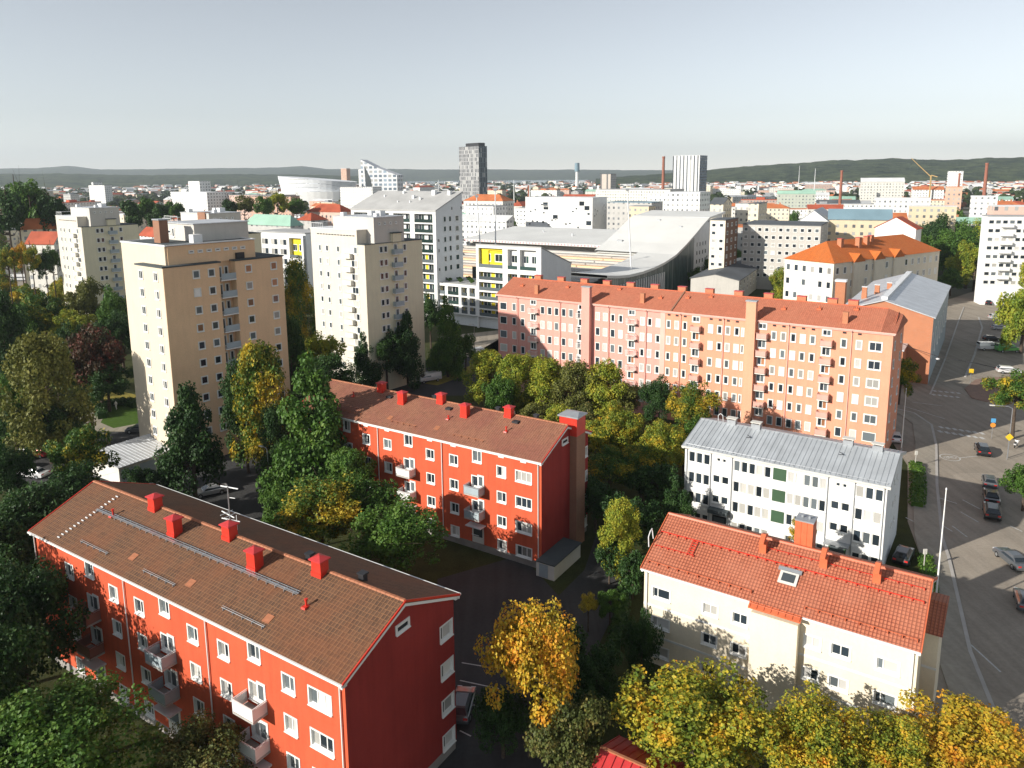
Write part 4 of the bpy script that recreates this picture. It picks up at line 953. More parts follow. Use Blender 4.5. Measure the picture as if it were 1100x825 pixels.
def ptree(px, py, rx, ry, zc, kind, mesh, label, name='tree', group=None):
    p = at(px, py, zc); k = (p-CAM).dot(CF); rx = rx*(1.25 if mesh == 'tall' else 1.0); return tree(name, label, p.x, p.y, zc, rx*k/FPX*1.0, ry*k/FPX*1.03, kind, mesh, group)
NEAR = [
 (68,792,100,72,7.5,'green','hero','broad green maple growing against the dark-roofed red house','maple_tree'),
 (20,668,70,84,8.5,'dark','hero','big dark green tree hiding the far corner of the dark-roofed red house','tree'),
 (8,585,46,50,7,'dark','broad','dark tree above the big dark green one at the picture edge','tree'),
 (-30,720,60,70,7,'dark','hero','dark tree at the picture edge below the big dark green one','tree'),
 (130,362,26,30,8,'dark','broad','dark green tree touching the tan tower balconies','tree'),
 (60,400,26,34,8,'green','broad','green tree right behind the tall olive birch','tree'),
 (115,415,30,26,5,'dark','broad','dark low tree below the red-crowned one','tree'),
 (15,455,30,26,6,'dark','broad','low dark tree at the park path','tree'),
 (75,530,40,34,6,'dark','broad','low dark tree below the bright yellow-topped one','tree'),
 (150,520,22,26,6,'dark','broad','dark tree at the garage end','tree'),
 (212,812,60,48,5,'brownish','hero','shaded brownish tree under the stair balconies of the dark-roofed red house','tree'),
 (570,705,64,88,8.5,'orange','hero_open','open orange and yellow maple by the dark yard between red and cream houses','maple_tree'),
 (745,770,96,62,5.2,'maple','hero','largest yellow-green maple, in front of the cream house stair bay','maple_tree'),
 (868,794,70,54,4.8,'maple','hero','golden maple in front of the cream wall beside the largest maple','maple_tree'),
 (1040,802,82,46,4.4,'orange','hero','orange maple at the street corner of the cream house','maple_tree'),
 (955,808,58,42,4.2,'maple','hero','golden maple between the orange corner maple and the golden one by the cream wall','maple_tree'),
 (600,745,44,44,3.2,'dark','open','dark shrubby tree in the shade right below the open orange maple','tree'),
 (640,725,36,44,3.2,'dark','broad','dark tree between the open orange maple and the cream end wall','tree'),
 (540,770,36,44,3.5,'dark','open','dark tree beside the parking bays at the red gable','tree'),
 (605,690,30,26,2.6,'dark','shrub','dark bushes at the yard edge behind the orange maple','tree'),
 (610,790,50,60,4.5,'brownish','open','thin half-bare tree shaded below the open orange maple','tree'),
 (667,578,21,38,5,'lime','tall','slender young birch alone in the dark yard','birch_tree'),
 (655,650,17,20,3,'green','broad','small round green tree near the cream end wall','tree'),
 (632,648,13,12,3,'yellow','open','little yellow sapling below the small round green tree','tree'),
 (690,690,24,55,3.5,'dark','open','dark shrub-like tree against the cream end wall','tree'),
 (336,466,60,84,11.0,'green','cone','tall feathery green tree hiding the end of the bright red house','ash_tree'),
 (342,550,60,44,8.5,'mixed','hero','round green tree with a few orange leaves behind the long brown roof','tree'),
 (428,576,60,46,8,'green','hero','round bright green tree before the bright red facade','tree'),
 (395,540,42,38,8,'green','broad','smaller green tree wedged between the two round ones by the red facade','tree'),
 (204,472,46,60,10.5,'dark','cone','dark conical tree in front of the white garage roof','linden_tree'),
 (282,432,32,58,12,'mixed','tall','yellow-topped tree beside the tan tower','tree'),
 (298,480,20,40,8,'dark','tall','dark narrow tree under the yellow-topped one','tree'),
 (84,492,38,46,7,'mixed','broad','bright yellow-topped tree beside the parked cars','tree'),
 (48,425,38,60,11,'olive','tall','tall olive birch on the park lawn','birch_tree'),
 (105,385,38,46,10,'rust','broad','dark tree with a red crown beside the tan tower','tree'),
 (35,560,52,60,7,'dark','broad','wide shaded tree over the car park','tree'),
 (10,512,30,40,7,'dark','broad','shaded tree at the car park edge','tree'),
 (120,560,50,32,6,'dark','broad','shaded tree behind the far gable of the dark-roofed red house','tree'),
 (5,375,22,55,11,'dark','tall','dark spruce-like tree at the park edge','spruce_tree'),
 (48,340,26,36,10,'mixed','broad','green and yellow tree on the park slope','tree'),
 (92,328,26,38,11,'olive','broad','pale green tree in front of the yellowish tower','tree'),
 (125,345,22,40,10,'green','broad','green tree between the yellowish tower and the tan tower','tree'),
 (70,372,24,30,8,'dark','broad','dark tree behind the tall olive birch','tree'),
 (20,350,24,34,9,'green','broad','green tree beside the dark spruce','tree'),
 (321,328,19,44,11,'mixed','tall','green tree squeezed between the tan tower and the off-white tower','tree'),
 (345,388,28,34,9,'lime','broad','yellow-green tree at the foot of the off-white tower','tree'),
 (312,395,20,50,9,'dark','tall','dark tree in the shade of the tan tower','tree'),
 (393,382,21,32,8,'dark','cone','small dark lime tree at the foot of the off-white tower','linden_tree'),
 (437,372,23,36,9,'dark','cone','dark lime tree beside the hedge','linden_tree'),
 (480,360,24,40,9.5,'green','cone','bright green lime tree beside the hedge','linden_tree'),
 (462,338,16,26,9,'dark','broad','dark tree behind the bright green lime tree','tree'),
 (524,405,22,26,7,'lime','tall','yellow-green young tree nearest the pink house end','tree'),
 (553,412,22,28,7.5,'lime','tall','yellow-green birch before the pink facade','birch_tree'),
 (585,418,24,30,7.5,'lime','tall','green-gold birch beside the pink flue stack','birch_tree'),
 (618,424,24,32,7.5,'olive','tall','thin gold birch under the pink flue stack','birch_tree'),
 (650,424,24,32,7.5,'lime','tall','yellow birch at the end of the birch row','birch_tree'),
 (575,446,26,18,5,'olive','broad','low brownish tree behind the bright red roof','tree'),
 (625,452,26,24,6,'brownish','broad','browning tree behind the flue stack of the red house','tree'),
 (708,428,24,30,8,'dark','hero','dark round tree before the orange facade','tree'),
 (745,438,32,34,8,'mixed','hero','green tree with orange outer leaves before the orange facade','maple_tree'),
 (668,462,32,34,8,'maple','hero','orange-brown maple in the middle of the yard trees','maple_tree'),
 (712,478,34,32,8,'maple','hero','orange-topped maple beside the white house corner','maple_tree'),
 (655,505,34,26,6,'mixed','hero','green and gold tree over the dark yard','tree'),
 (705,520,36,34,5,'dark','broad','dark tree in the shade beside the white house','tree'),
 (680,560,36,40,4.5,'dark','open','shaded bare tree deep in the yard','tree'),
 (730,545,22,30,4.5,'dark','broad','shaded tree against the white house corner','tree'),
 (862,572,17,18,6.2,'orange','broad','small orange tree between cream roof and white house','maple_tree'),
 (968,402,19,24,6,'mixed','broad','autumn-tinted tree at the street end of the orange house','maple_tree'),
 (1092,428,33,30,7,'mixed','broad','broad tree on the brown traffic island','tree'),
 (1102,518,24,24,4,'green','broad','round green bush-like tree beside the queue of cars','tree'),
 (1100,345,32,45,8,'lime','broad','bright lime tree over the parked vehicles','linden_tree'),
 (1108,300,22,30,9,'lime','broad','lime tree in front of the white balcony block','linden_tree'),
 (1012,258,26,34,10,'dark','broad','dark green avenue tree beyond the orange-roofed school','linden_tree'),
 (1040,282,24,30,10,'lime','broad','yellow-green avenue tree nearest the street bend','linden_tree'),
 (1050,262,22,28,10,'lime','broad','yellow-green avenue tree second from the street bend','linden_tree'),
 (1058,244,20,20,10,'olive','broad','olive avenue tree third from the street bend','linden_tree'),
 (1000,262,30,36,10,'dark','hero','big dark avenue tree right behind the school roof end','linden_tree'),
 (1030,268,32,36,11,'green','hero','big green avenue tree in the middle of the avenue clump','linden_tree'),
 (1048,290,26,26,8,'lime','hero','sunlit avenue tree lowest beside the sunlit strip','linden_tree'),
 (1062,256,20,24,11,'lime','broad','avenue tree touching the white balcony block','linden_tree'),
 (985,268,18,24,10,'green','broad','green tree peeping over the school roof end','linden_tree'),
 (1022,240,24,20,11,'green','broad','avenue tree in front of the orange brick high block','linden_tree'),
 (770,296,15,12,4,'lime','broad','yellow-green tree between arena wall and dark-roofed hall','tree'),
 (748,296,12,10,4,'green','broad','green tree in the corner under the arena sweep','tree'),
 (800,284,13,12,5,'green','broad','green tree between brown block and grey block','tree'),
 (842,316,16,12,4,'lime','broad','yellow-green tree between dark-roofed hall and school','tree'),
 (865,318,16,12,4,'lime','broad','yellow-green tree in front of the school corner above the orange roof','tree'),
 (1022,300,16,16,6,'green','broad','small green tree beside the brick hall','tree'),
 (757,287,14,14,5,'green','broad','green tree at the foot of the glass arena wall','tree'),
 (775,284,13,13,5,'lime','broad','yellow-green tree before the balcony block','tree'),
 (789,278,12,14,6,'green','broad','green tree before the brown block','tree'),
 (818,276,14,13,6,'mixed','broad','autumn tree before the grey apartment block','tree'),
 (838,300,14,14,5,'lime','broad','yellow tree beside the dark-roofed hall','tree'),
 (853,288,12,16,7,'lime','broad','yellow-green tree at the school corner','tree'),
 (852,312,18,14,5,'green','broad','green tree below the school corner','tree'),
 (542,470,26,22,5.5,'lime','broad','low yellow-green tree just behind the ridge of the bright red house','tree'),
 (605,455,26,24,5.5,'lime','broad','yellow-green tree filling the birch row gap','tree'),
 (535,425,24,28,6.5,'green','broad','green tree between the pink house end and the birches','tree'),
 (570,400,20,22,8,'lime','broad','small bright birch top against the pink wall','birch_tree'),
 (602,410,22,22,8,'lime','broad','gold birch top against the pink wall beneath the flue','birch_tree'),
 (636,416,22,24,8,'lime','broad','pale gold birch top against the pink wall past the flue','birch_tree'),
 (668,428,24,24,7,'olive','broad','olive tree linking the birch row to the dark round tree','tree'),
 (645,475,28,26,6.5,'maple','broad','russet tree close behind the flue stack of the bright red house','maple_tree'),
 (690,500,34,28,6,'mixed','hero','green tree with gold patches over the dark yard near the white house','tree'),
 (735,478,22,26,6,'green','broad','green tree touching the white house roof corner','tree'),
 (640,535,28,28,4.5,'dark','broad','dark tree beside the bin shed yard','tree'),
 (655,600,20,22,3,'dark','shrub','dark shrub beside the slender birch','tree'),
 (680,615,20,30,3,'dark','shrub','dark shrubs between the slender birch and the cream roof','tree'),
 (375,505,34,36,8,'green','broad','green tree between the feathery tree and the red facade','tree'),
 (300,545,30,30,6,'green','broad','green tree at the left flank of the round tree with orange leaves','tree'),
 (262,440,22,50,10,'dark','tall','dark tree against the tan tower wall','tree'),
 (355,420,26,34,10,'dark','tall','dark tree behind the tall feathery one','tree'),
 (415,380,20,26,8,'dark','broad','dark tree between two clipped lime trees','tree'),
 (500,372,14,18,6,'green','broad','small green tree at the end of the hedge','tree'),
 (160,580,34,24,5,'dark','broad','shaded tree top just behind the brown roof gable','tree'),
 (60,455,34,30,6,'dark','broad','shaded tree beside the park path','tree'),
 (20,430,30,40,9,'green','broad','green park tree at the edge of view','tree'),
 (80,350,24,24,8,'lime','broad','yellow-green park tree behind the tall olive birch','tree'),
 (588,306,10,8,4,'green','broad','small tree under the sweeping white roof','tree'),
]
for px, py, rx, ry, zc, kd, ms, lb, nm in NEAR: ptree(px, py, rx, ry, zc, kd, ms, lb, nm)

for lb_, x, y, zc, r_, ms_ in (('leafy dark shade tree close to the dark-roofed red facade', -38.2,48.2,8.6,4.6,'hero'), ('dark tree just before the big dark green one at the picture edge', -35.6,43.6,8.2,4.0,'hero'), ('tall shade tree at the front of the dark-roofed red house', -45.5,48.5,10.5,5.0,'open'), ('shade tree standing behind the other front shade trees', -54,54,12,5.5,'open')):
    tree('tree', lb_, x, y, zc, r_, r_*1.35, 'dark' if ms_ == 'hero' else 'green', ms_)
# ------------------------------------------------------------------ garages, hedges, small roofs
gp0 = at(127, 503, 2.7); gp1 = at(252, 461, 2.7); gd = (gp1-gp0); gy = math.degrees(math.atan2(gd.y, gd.x)); gl = gd.length
GA = House('garage_row', 'low garage row with pale seamed roof at the foot of the tan tower', 'garage', (gp0.x, gp0.y), gy)
GA.part('wall', MB().box(.2, gl-.2, .3, 7.5, 0, 2.5), M['off_white'])
rf = MB().extr([(0, 2.7), (8, 3.5), (8, 3.35), (0, 2.55)], 0, gl)
for i in range(int(gl/.6)): rf.extr([(0, 2.7), (8, 3.5), (8, 3.56), (0, 2.76)], i*.6, i*.6+.04)
GA.part('roof', rf, M['white_roof'])
for i in range(int(gl/2.9)): MB().box(-1.2, 1.2, -.04, .02, .05, 2.15).build('garage_door', M['balc_grey'], GA.root, (1.7+i*2.9, .3, 0))
chimney(GA, 13, 5.5, 3.3, .6, .6, .8, 'brick_red', 'zinc', 'flat', .3)
def hedge(name, label, pts, w, h, seed, m='dark', ls=.28, dens=45):
    r = random.Random(seed); mb = MB(); P = wl(pts)
    for (a, b), (c, d) in zip(P, P[1:]):
        L = math.hypot(c-a, d-b); n = int(L*dens*w)
        for _ in range(n):
            t = r.random(); f = r.uniform(-1, 1); z = h*(1-r.random()**3*.9)*(1-.25*abs(f)**3)*r.uniform(.85, 1.08)
            x = a+(c-a)*t-(d-b)/L*f*w/2; y = b+(d-b)*t+(c-a)/L*f*w/2
            nn = Vector((r.gauss(0,.6)-(d-b)/L*f, r.gauss(0,.6)+(c-a)/L*f, .5+r.gauss(0,.4))).normalized(); u = nn.orthogonal().normalized(); v = nn.cross(u); s = ls*r.uniform(.6, 1.2)
            i = len(mb.v); p = Vector((x, y, z)); mb.v += [tuple(p-u*s/2), tuple(p-v*s/2), tuple(p+u*s/2), tuple(p+v*s/2)]; mb.f.append((i, i+1, i+2, i+3)); mb.m.append(0)
        A = Vector((a, b, 0)); B = Vector((c, d, 0)); q = (B-A).normalized(); nn = Vector((-q.y, q.x, 0))*w*.32
        i = len(mb.v); mb.v += [tuple(p+Vector((0,0,z))) for z in (0, h*.8) for p in (A-nn, B-nn, B+nn, A+nn)]
        for f in ((4,5,6,7),(0,1,5,4),(1,2,6,5),(2,3,7,6),(3,0,4,7)): mb.f.append(tuple(i+k for k in f)); mb.m.append(0)
    tag(mb.build(name, LM[m], uv=False), label, 'hedge')
hedge('hedge', 'clipped dark hedge curving around the small lawn by the tan tower', [(110,450),(108,441),(118,436),(135,434),(147,438)], 2.2, 1.4, 1)
hedge('hedge', 'long clipped hedge between the white van and the parked white car', [(424,405),(445,398),(470,391),(495,382)], 1.8, 1.6, 2, 'green')
hedge('hedge', 'low ragged hedge between the cream house and the dark yard', [(660,700),(668,660),(676,620)], 1.6, 1.5, 3, 'dark')
hedge('hedge', 'strip of bushes between the street and the white house', [(985,545),(986,520),(984,500)], 2.2, .8, 4, 'green')
hedge('hedge', 'strip of bushes beside the cream house and the pole', [(998,640),(996,612),(993,600)], 1.8, .8, 5, 'green')
sr = House('red_shed', 'small building under a seamed red metal roof among the maples', 'shed', at(610, 838, 3.5).xy, -33)
m = MB(); m.extr([(0, 3.2), (3.2, 4.5), (6.4, 3.2), (6.4, 3.1), (3.2, 4.38), (0, 3.1)], 0, 9)
for i in range(16): m.extr([(0, 3.2), (3.2, 4.5), (3.2, 4.58), (0, 3.28)], i*.6, i*.6+.05); m.extr([(3.2, 4.5), (6.4, 3.2), (6.4, 3.28), (3.2, 4.58)], i*.6, i*.6+.05)
q = at(645, 803, 4.5); sr.root.location = (q.x, q.y, 0); sr.root.rotation_euler = (0, 0, R(-33)); 
for o in list(sr.root.children): pass
rr_ = sr.part('roof', m, M['red_cap'], loc=(0, -3.2, 0)); sr.part('wall', MB().box(.2, 8.8, .3, 6.1, 0, 3.3), M['off_white'], loc=(0, -3.2, 0))
MB().box(0, 9, 3.1, 3.3, 4.5, 4.62).build('ridge_cap', M['ridge_tile'], rr_)

# ------------------------------------------------------------------ vehicles
def paint(name, c, met=.2): 
    m = bpy.data.materials.new(name); m.use_nodes = True; b = m.node_tree.nodes['Principled BSDF']; b.inputs['Base Color'].default_value = (*c, 1); b.inputs['Roughness'].default_value = .28; b.inputs['Metallic'].default_value = met; b.inputs['Coat Weight'].default_value = .6; return m
PT = {k: paint(k+' car paint', c) for k, c in dict(black=(.012,.013,.015), white=(.72,.72,.72), silver=(.42,.43,.44), grey=(.10,.11,.12), blue=(.05,.09,.16), red=(.35,.03,.03), green=(.10,.40,.08)).items()}
M['car_glass'] = glass('car glass', (.02, .028, .035), .04, .8)
M['lamp_white'] = plain('headlamp glass', (.75, .76, .78), .1, .02); M['lamp_red'] = plain('tail lamp', (.55, .03, .025), .2, .05)
_vc = {}
def vehicle(label, px, py, yaw, col, kind='hatch', name='parked_car', world=None, group=None):
    k = kind
    if k not in _vc:
        if kind == 'van': L, Wd, Hh = 5.4, 1.95, 2.15; low = [(-2.7,.55),(-2.7,1.05),(-1.75,1.25),(2.68,1.25),(2.7,.5)]; cab = [(-1.85,1.25),(-1.15,1.85),(-1.0,2.05),(2.6,2.1),(2.66,1.25)]; gl = [(-1.78,1.3),(-1.12,1.86),(.1,1.86),(.1,1.3)]
        elif kind == 'bus': L, Wd, Hh = 11.5, 2.5, 3.1; low = [(-5.7,.4),(-5.75,1.3),(5.75,1.3),(5.75,.4)]; cab = [(-5.72,1.3),(-5.6,2.9),(-5.4,3.05),(5.6,3.05),(5.75,2.9),(5.75,1.3)]; gl = [(-5.5,1.4),(-5.45,2.5),(5.5,2.5),(5.5,1.4)]
        elif kind == 'sedan': L, Wd, Hh = 4.7, 1.8, 1.42; low = [(-2.3,.32),(-2.35,.62),(-2.2,.8),(-1.1,.93),(1.55,.95),(2.3,.9),(2.36,.6),(2.3,.32)]; cab = [(-1.05,.93),(-.25,1.38),(.85,1.41),(1.7,.96)]; gl = [(-.92,.95),(-.22,1.33),(.82,1.35),(1.5,.97)]
        elif kind == 'suv': L, Wd, Hh = 4.6, 1.88, 1.7; low = [(-2.25,.4),(-2.3,.8),(-2.1,1.0),(-1.1,1.1),(2.2,1.1),(2.28,.7),(2.25,.4)]; cab = [(-1.1,1.1),(-.45,1.62),(1.75,1.68),(2.2,1.12)]; gl = [(-.95,1.12),(-.4,1.56),(1.65,1.58),(1.98,1.13)]
        else: L, Wd, Hh = 4.1, 1.75, 1.48; low = [(-2.0,.32),(-2.05,.62),(-1.9,.8),(-1.05,.95),(1.9,1.0),(2.05,.65),(2.0,.32)]; cab = [(-1.05,.95),(-.3,1.42),(1.35,1.46),(1.95,1.0)]; gl = [(-.92,.97),(-.26,1.37),(1.25,1.38),(1.7,1.0)]
        w = Wd/2; b = MB(); n = len(low)
        # body sides bulge: three sections across the width
        secs = [(-w+.12, .93), (-w, 1), (w, 1), (w-.12, .93)]
        def loft(mb, prof, ys, m=0):
            i0 = len(mb.v); n = len(prof)
            for y, sc_, dz in ys:
                cx = sum(p[0] for p in prof)/n
                for x, z in prof: mb.v.append((cx+(x-cx)*sc_, y, z-dz if z > prof[0][1]+.2 else z+0))
            for a in range(len(ys)-1):
                for q in range(n): r_ = (q+1) % n; mb.f.append((i0+a*n+q, i0+a*n+r_, i0+(a+1)*n+r_, i0+(a+1)*n+q)); mb.m.append(m)
            mb.f.append(tuple(i0+q for q in range(n))[::-1]); mb.m.append(m); mb.f.append(tuple(i0+(len(ys)-1)*n+q for q in range(n))); mb.m.append(m)
        loft(b, low, [(-w, .97, .1), (-w+.1, 1, .02), (-w+.35, 1.005, 0), (w-.35, 1.005, 0), (w-.1, 1, .02), (w, .97, .1)])
        ti = .30 if kind not in ('van', 'bus') else .12
        def cabin(mb, prof, grow, m=0):
            i0 = len(mb.v); n = len(prof); zb = prof[0][1]; zt = max(p[1] for p in prof)
            for sgn in (-1, 1):
                for x, z in prof: f = (z-zb)/(zt-zb); mb.v.append((x, sgn*(w-.08-ti*f+grow), z))
            for q in range(n): r_ = (q+1) % n; mb.f.append((i0+q, i0+r_, i0+n+r_, i0+n+q)); mb.m.append(m)
            mb.f.append(tuple(i0+q for q in range(n))[::-1]); mb.m.append(m); mb.f.append(tuple(i0+n+q for q in range(n))); mb.m.append(m)
        cabin(b, cab, 0)
        body = b.mesh('body', [PT['white']], uv=False)
        g = MB(); cabin(g, gl, .012)
        zt = max(p[1] for p in cab); gf = cab[0]; gt = cab[1]
        def screen(x0, z0, x1, z1, off):  # front/rear screens
            for (xa, za, xb, zb_) in ((x0, z0, x1, z1),):
                fa = (za-cab[0][1])/(zt-cab[0][1]); fb = (zb_-cab[0][1])/(zt-cab[0][1]); ya = w-.16-ti*fa; yb = w-.16-ti*fb
                g.poly([(xa+off, -ya, za+.02), (xa+off, ya, za+.02), (xb+off, yb, zb_+.015), (xb+off, -yb, zb_+.015)])
        screen(cab[0][0]+.05, cab[0][1]+.03, cab[1][0]-.02, cab[1][1]-.03, -.02)
        screen(cab[-1][0]-.05, cab[-1][1]+.04, cab[-2][0]+.03, cab[-2][1]-.06, .02)
        glm = g.mesh('window_glass', [M['car_glass']], uv=False)
        wm = MB(); rw = .33 if kind != 'bus' else .48; wm.tube((0, -.11, 0), (0, .11, 0), rw, 16); wm.tube((0, -.118, 0), (0, .118, 0), rw*.6, 12, m=1); wheel = wm.mesh('wheel', [M['black'], M['steel']], uv=False)
        hl = MB().box(-.03, .03, -.2, .2, -.07, .07).mesh('headlight', [M['lamp_white']], uv=False); tl = MB().box(-.03, .03, -.17, .17, -.08, .1).mesh('tail_light', [M['lamp_red']], uv=False)
        _vc[k] = (body, glm, wheel, hl, tl, L, w, rw)
    body, glm, wheel, hl, tl, L, w, rw = _vc[k]
    p = at(px, py) if world is None else Vector((*world, 0))
    o = thing(name, label, 'van' if kind == 'van' else 'bus' if kind == 'bus' else 'car', (p.x, p.y, .01), R(yaw), group)
    b = link('body', body, o); b.material_slots[0].link = 'OBJECT'; b.material_slots[0].material = PT[col]
    link('window_glass', glm, o)
    for x in (-L*.31, L*.30):
        for y in (-w+.1, w-.1): link('wheel', wheel, o, (x, y, rw))
    zl = .68 if kind in ('hatch', 'sedan') else .85
    for y in (-w+.28, w-.28): link('headlight', hl, o, (-L/2+.03, y, zl)); link('tail_light', tl, o, (L/2-.03, y, zl+.08))
    return o
sd = (at(1007,480)-at(1030,640)); SY = math.degrees(math.atan2(sd.y, sd.x))   # street direction
for a in (
 ('black car first in the queue at the crossing', 1055, 487, SY+182, 'black', 'suv', 'waiting_car'),
 ('dark car with lit red tail lamps between two black cars', 1062.5, 521, SY+178, 'grey', 'hatch', 'waiting_car'),
 ('black car in the building shadow, ahead of the last in the queue', 1064.5, 537, SY+178, 'black', 'sedan', 'waiting_car'),
 ('black van-like car last in the queue', 1065, 554, SY+178, 'black', 'suv', 'waiting_car'),
 ('grey car driving alone in the sunlit street', 1087, 605, SY+205, 'grey', 'sedan', 'driving_car'),
 ('dark car half out of the picture at the pavement edge', 1101, 650, SY+180, 'grey', 'hatch', 'driving_car'),
 ('dark car parked in the gap between cream and white houses', 970, 601, SY+170, 'black', 'hatch', 'parked_car'),
 ('white car parked beside the orange house corner', 962, 473, SY+185, 'white', 'hatch', 'parked_car'),
 ('white estate car beside the broad tree on the island', 1083, 401, 165, 'white', 'suv', 'parked_car'),
 ('white van with a dark side window under the bright lime tree', 1062, 376, 176, 'white', 'van', 'parked_van'),
 ('bright green van behind the white van', 1082, 378, 176, 'green', 'van', 'parked_van'),
 ('pale car in the shaded parking row, farther from the van', 1071, 343, 175, 'silver', 'suv', 'parked_car'),
 ('pale grey car in the shaded parking row, closer to the van', 1073, 354, 175, 'silver', 'hatch', 'parked_car'),
 ('dark car parked behind the white van', 1065, 366, 176, 'black', 'hatch', 'parked_car'),
 ('dark car crossing the sunlit strip far up the street', 1061, 327, SY+180, 'black', 'suv', 'driving_car'),
 ('silver car in the shade beyond the sunlit strip', 1065, 320, 178, 'silver', 'hatch', 'parked_car'),
 ('silver car parked behind the brown roof antenna', 226, 531, 32, 'silver', 'sedan', 'parked_car'),
 ('white car with a pinkish bonnet in the shaded car park', 16, 503, -15, 'white', 'hatch', 'parked_car'),
 ('grey car beside the white one in the shaded car park', 15, 494, -15, 'grey', 'hatch', 'parked_car'),
 ('white car half under the yellow-topped tree', 36, 512, -12, 'white', 'sedan', 'parked_car'),
 ('black car in the shaded car park beside the red one', 27, 490, -15, 'black', 'hatch', 'parked_car'),
 ('red car at the back of the shaded car park', 41, 490, -12, 'red', 'hatch', 'parked_car'),
 ('white delivery van parked along the hedge', 461, 410, 32, 'white', 'van', 'parked_van'),
 ('white car parked behind the hedge', 447, 394, 30, 'white', 'sedan', 'parked_car'),
 ('silver car by the lamp post near the pink house end', 512, 379, 20, 'silver', 'hatch', 'parked_car'),
 ('dark car next to the silver one near the pink house end', 500, 377, 20, 'black', 'hatch', 'parked_car'),
 ('dark car with pale bonnet beside the red gable in the dark yard', 497, 763, SY+200, 'grey', 'hatch', 'parked_car'),
 ('dark car under the garage end by the tower path', 149, 464, 10, 'grey', 'hatch', 'parked_car'),
 ('white bus on the road beyond the park trees', 27, 301.5, 2, 'white', 'bus', 'bus'),
 ('blue car behind the bus', 50, 306, 2, 'blue', 'hatch', 'driving_car'),
): vehicle(*a)
# scooter rider pair on the pavement by the lamp post
def moped(label, px, py, yaw):
    p = at(px, py); o = thing('moped', label, 'moped', (p.x, p.y, .13), R(yaw))
    wm = MB(); wm.tube((0,-.05,0),(0,.05,0), .28, 14); w = wm.mesh('wheel', [M['black']], uv=False); link('wheel', w, o, (-.65,0,.28)); link('wheel', w, o, (.65,0,.28))
    MB().box(-.1, .35, -.14, .14, .3, .42).extr([(.2,.35),(.75,.5),(.85,.75),(.3,.78)], -.16, .16, ax=1).extr([(-.62,.35),(-.45,.35),(-.3,1.0),(-.42,1.0)], -.2, .2, ax=1).build('body', PT['white'], o, uv=False)
    MB().box(.15, .8, -.13, .13, .79, .88).build('seat', M['black'], o, uv=False); MB().tube((-.38,-.33,1.02),(-.38,.33,1.02), .02, 6).build('handlebar', M['steel'], o, uv=False)
moped('white moped standing behind the lamp post with the yellow sign', 1091, 481, SY+160)

# ------------------------------------------------------------------ poles, lamps, signs
def flagpole(label, px, py, top):
    p = at(px, py); o = thing('flagpole', label, 'flagpole', p); MB().tube((0,0,.0),(0,0,.5), .16, 10).build('base', M['concrete'], o); MB().tube((0,0,.501),(0,0,top), .10, 10, .045).build('pole', M['white'], o); MB().tube((0,0,top+.001),(0,0,top+.18), .09, 8, .03).build('finial', M['white_metal'], o)
def top_at(px, py, X, Y): return (lambda r_: H+r_.z*math.hypot(X, Y)/math.hypot(r_.x, r_.y))(ray(px, py))
p = at(1003, 668); flagpole('tall white pole beside the cream house roof, its foot hidden by the wing', 1003, 668, top_at(1017.8, 526, p.x, p.y))
p = at(968, 484); flagpole('white pole rising behind the grey metal roof', 968, 484, top_at(974.3, 418, p.x, p.y))
def lamp(label, px, py, h, arm, ang, sign=False, name='street_lamp'):
    p = at(px, py); o = thing(name, label, 'street lamp', p, R(ang)); MB().tube((0,0,0),(0,0,h-.4), .09, 9, .06).path([(0,0,h-.4),(.25*arm,0,h-.08),(arm,0,h)], .05, 7).build('post', M['steel'], o)
    MB().box(arm-.05, arm+.65, -.14, .14, h-.06, h+.06).box(arm, arm+.6, -.1, .1, h-.1, h-.061).build('lamp_head', M['off_white'], o)
    return o
p = at(1082, 492); L1 = lamp('curved-arm street lamp carrying a small yellow sign', 1082, 492, top_at(1086, 440, p.x, p.y)+.6, 2.6, 170)
M['sign_yellow'] = plain('yellow sign', (.75, .50, .03), .5, .05); M['sign_blue'] = plain('blue sign', (.10, .35, .62), .5, .05); M['sign_orange'] = plain('orange sign', (.80, .30, .05), .5, .05)
def sign(label, px, py, h, kind, yaw=-100):
    p = at(px, py); o = thing('traffic_sign', label, 'traffic sign', p, R(yaw)); MB().tube((0,0,0),(0,0,h+.9), .045, 8).build('post', M['steel'], o)
    if kind == 'diamond': MB().extr([(-.6,h+.5),(0,h+1.1),(.6,h+.5),(0,h-.1)], .05, .09, ax=0).build('plate', M['sign_yellow'], o)
    elif kind == 'blue': MB().extr([(-.36,h+.4),(-.36,h+1.1),(.36,h+1.1),(.36,h+.4)], .05, .09, ax=0).build('plate', M['sign_blue'], o); MB().extr([(.42*math.cos(a), h-.05+.4*math.sin(a)) for a in [2*PI*i/12 for i in range(12)]], .05, .09, ax=0).build('lower_plate', M['sign_orange'], o)
    else: MB().extr([(-.45,h),(-.45,h+.9),(.45,h+.9),(.45,h)], .05, .09, ax=0).build('plate', M['sign_yellow'], o)
    return o
sign('square yellow sign on the brown traffic island', 1042, 412, 2.3, 'square'); sign('round orange sign under a blue plate at the crossing', 1065, 471, 2.4, 'blue')
ls = sign('yellow diamond sign on a thin post beside the lamp', 1081.5, 494, 3.2, 'diamond')
lamp('straight grey lamp post at the end of the hedge', 510, 390, 9.5, .6, 190); lamp('pale lamp post among the green trees behind the brown roof', 291, 545, 8.5, .8, 150); lamp('dark lamp post on the sunlit wedge of yard', 286, 505, 8, .5, 60); lamp('thin lamp post between park trees and the far road', 68, 312, 9, 1.2, 30)
MB_ = MB(); a = at(958, 364, 9.5); b = at(1007.6, 383, 7.6); c = at(1100, 402, 9.5)
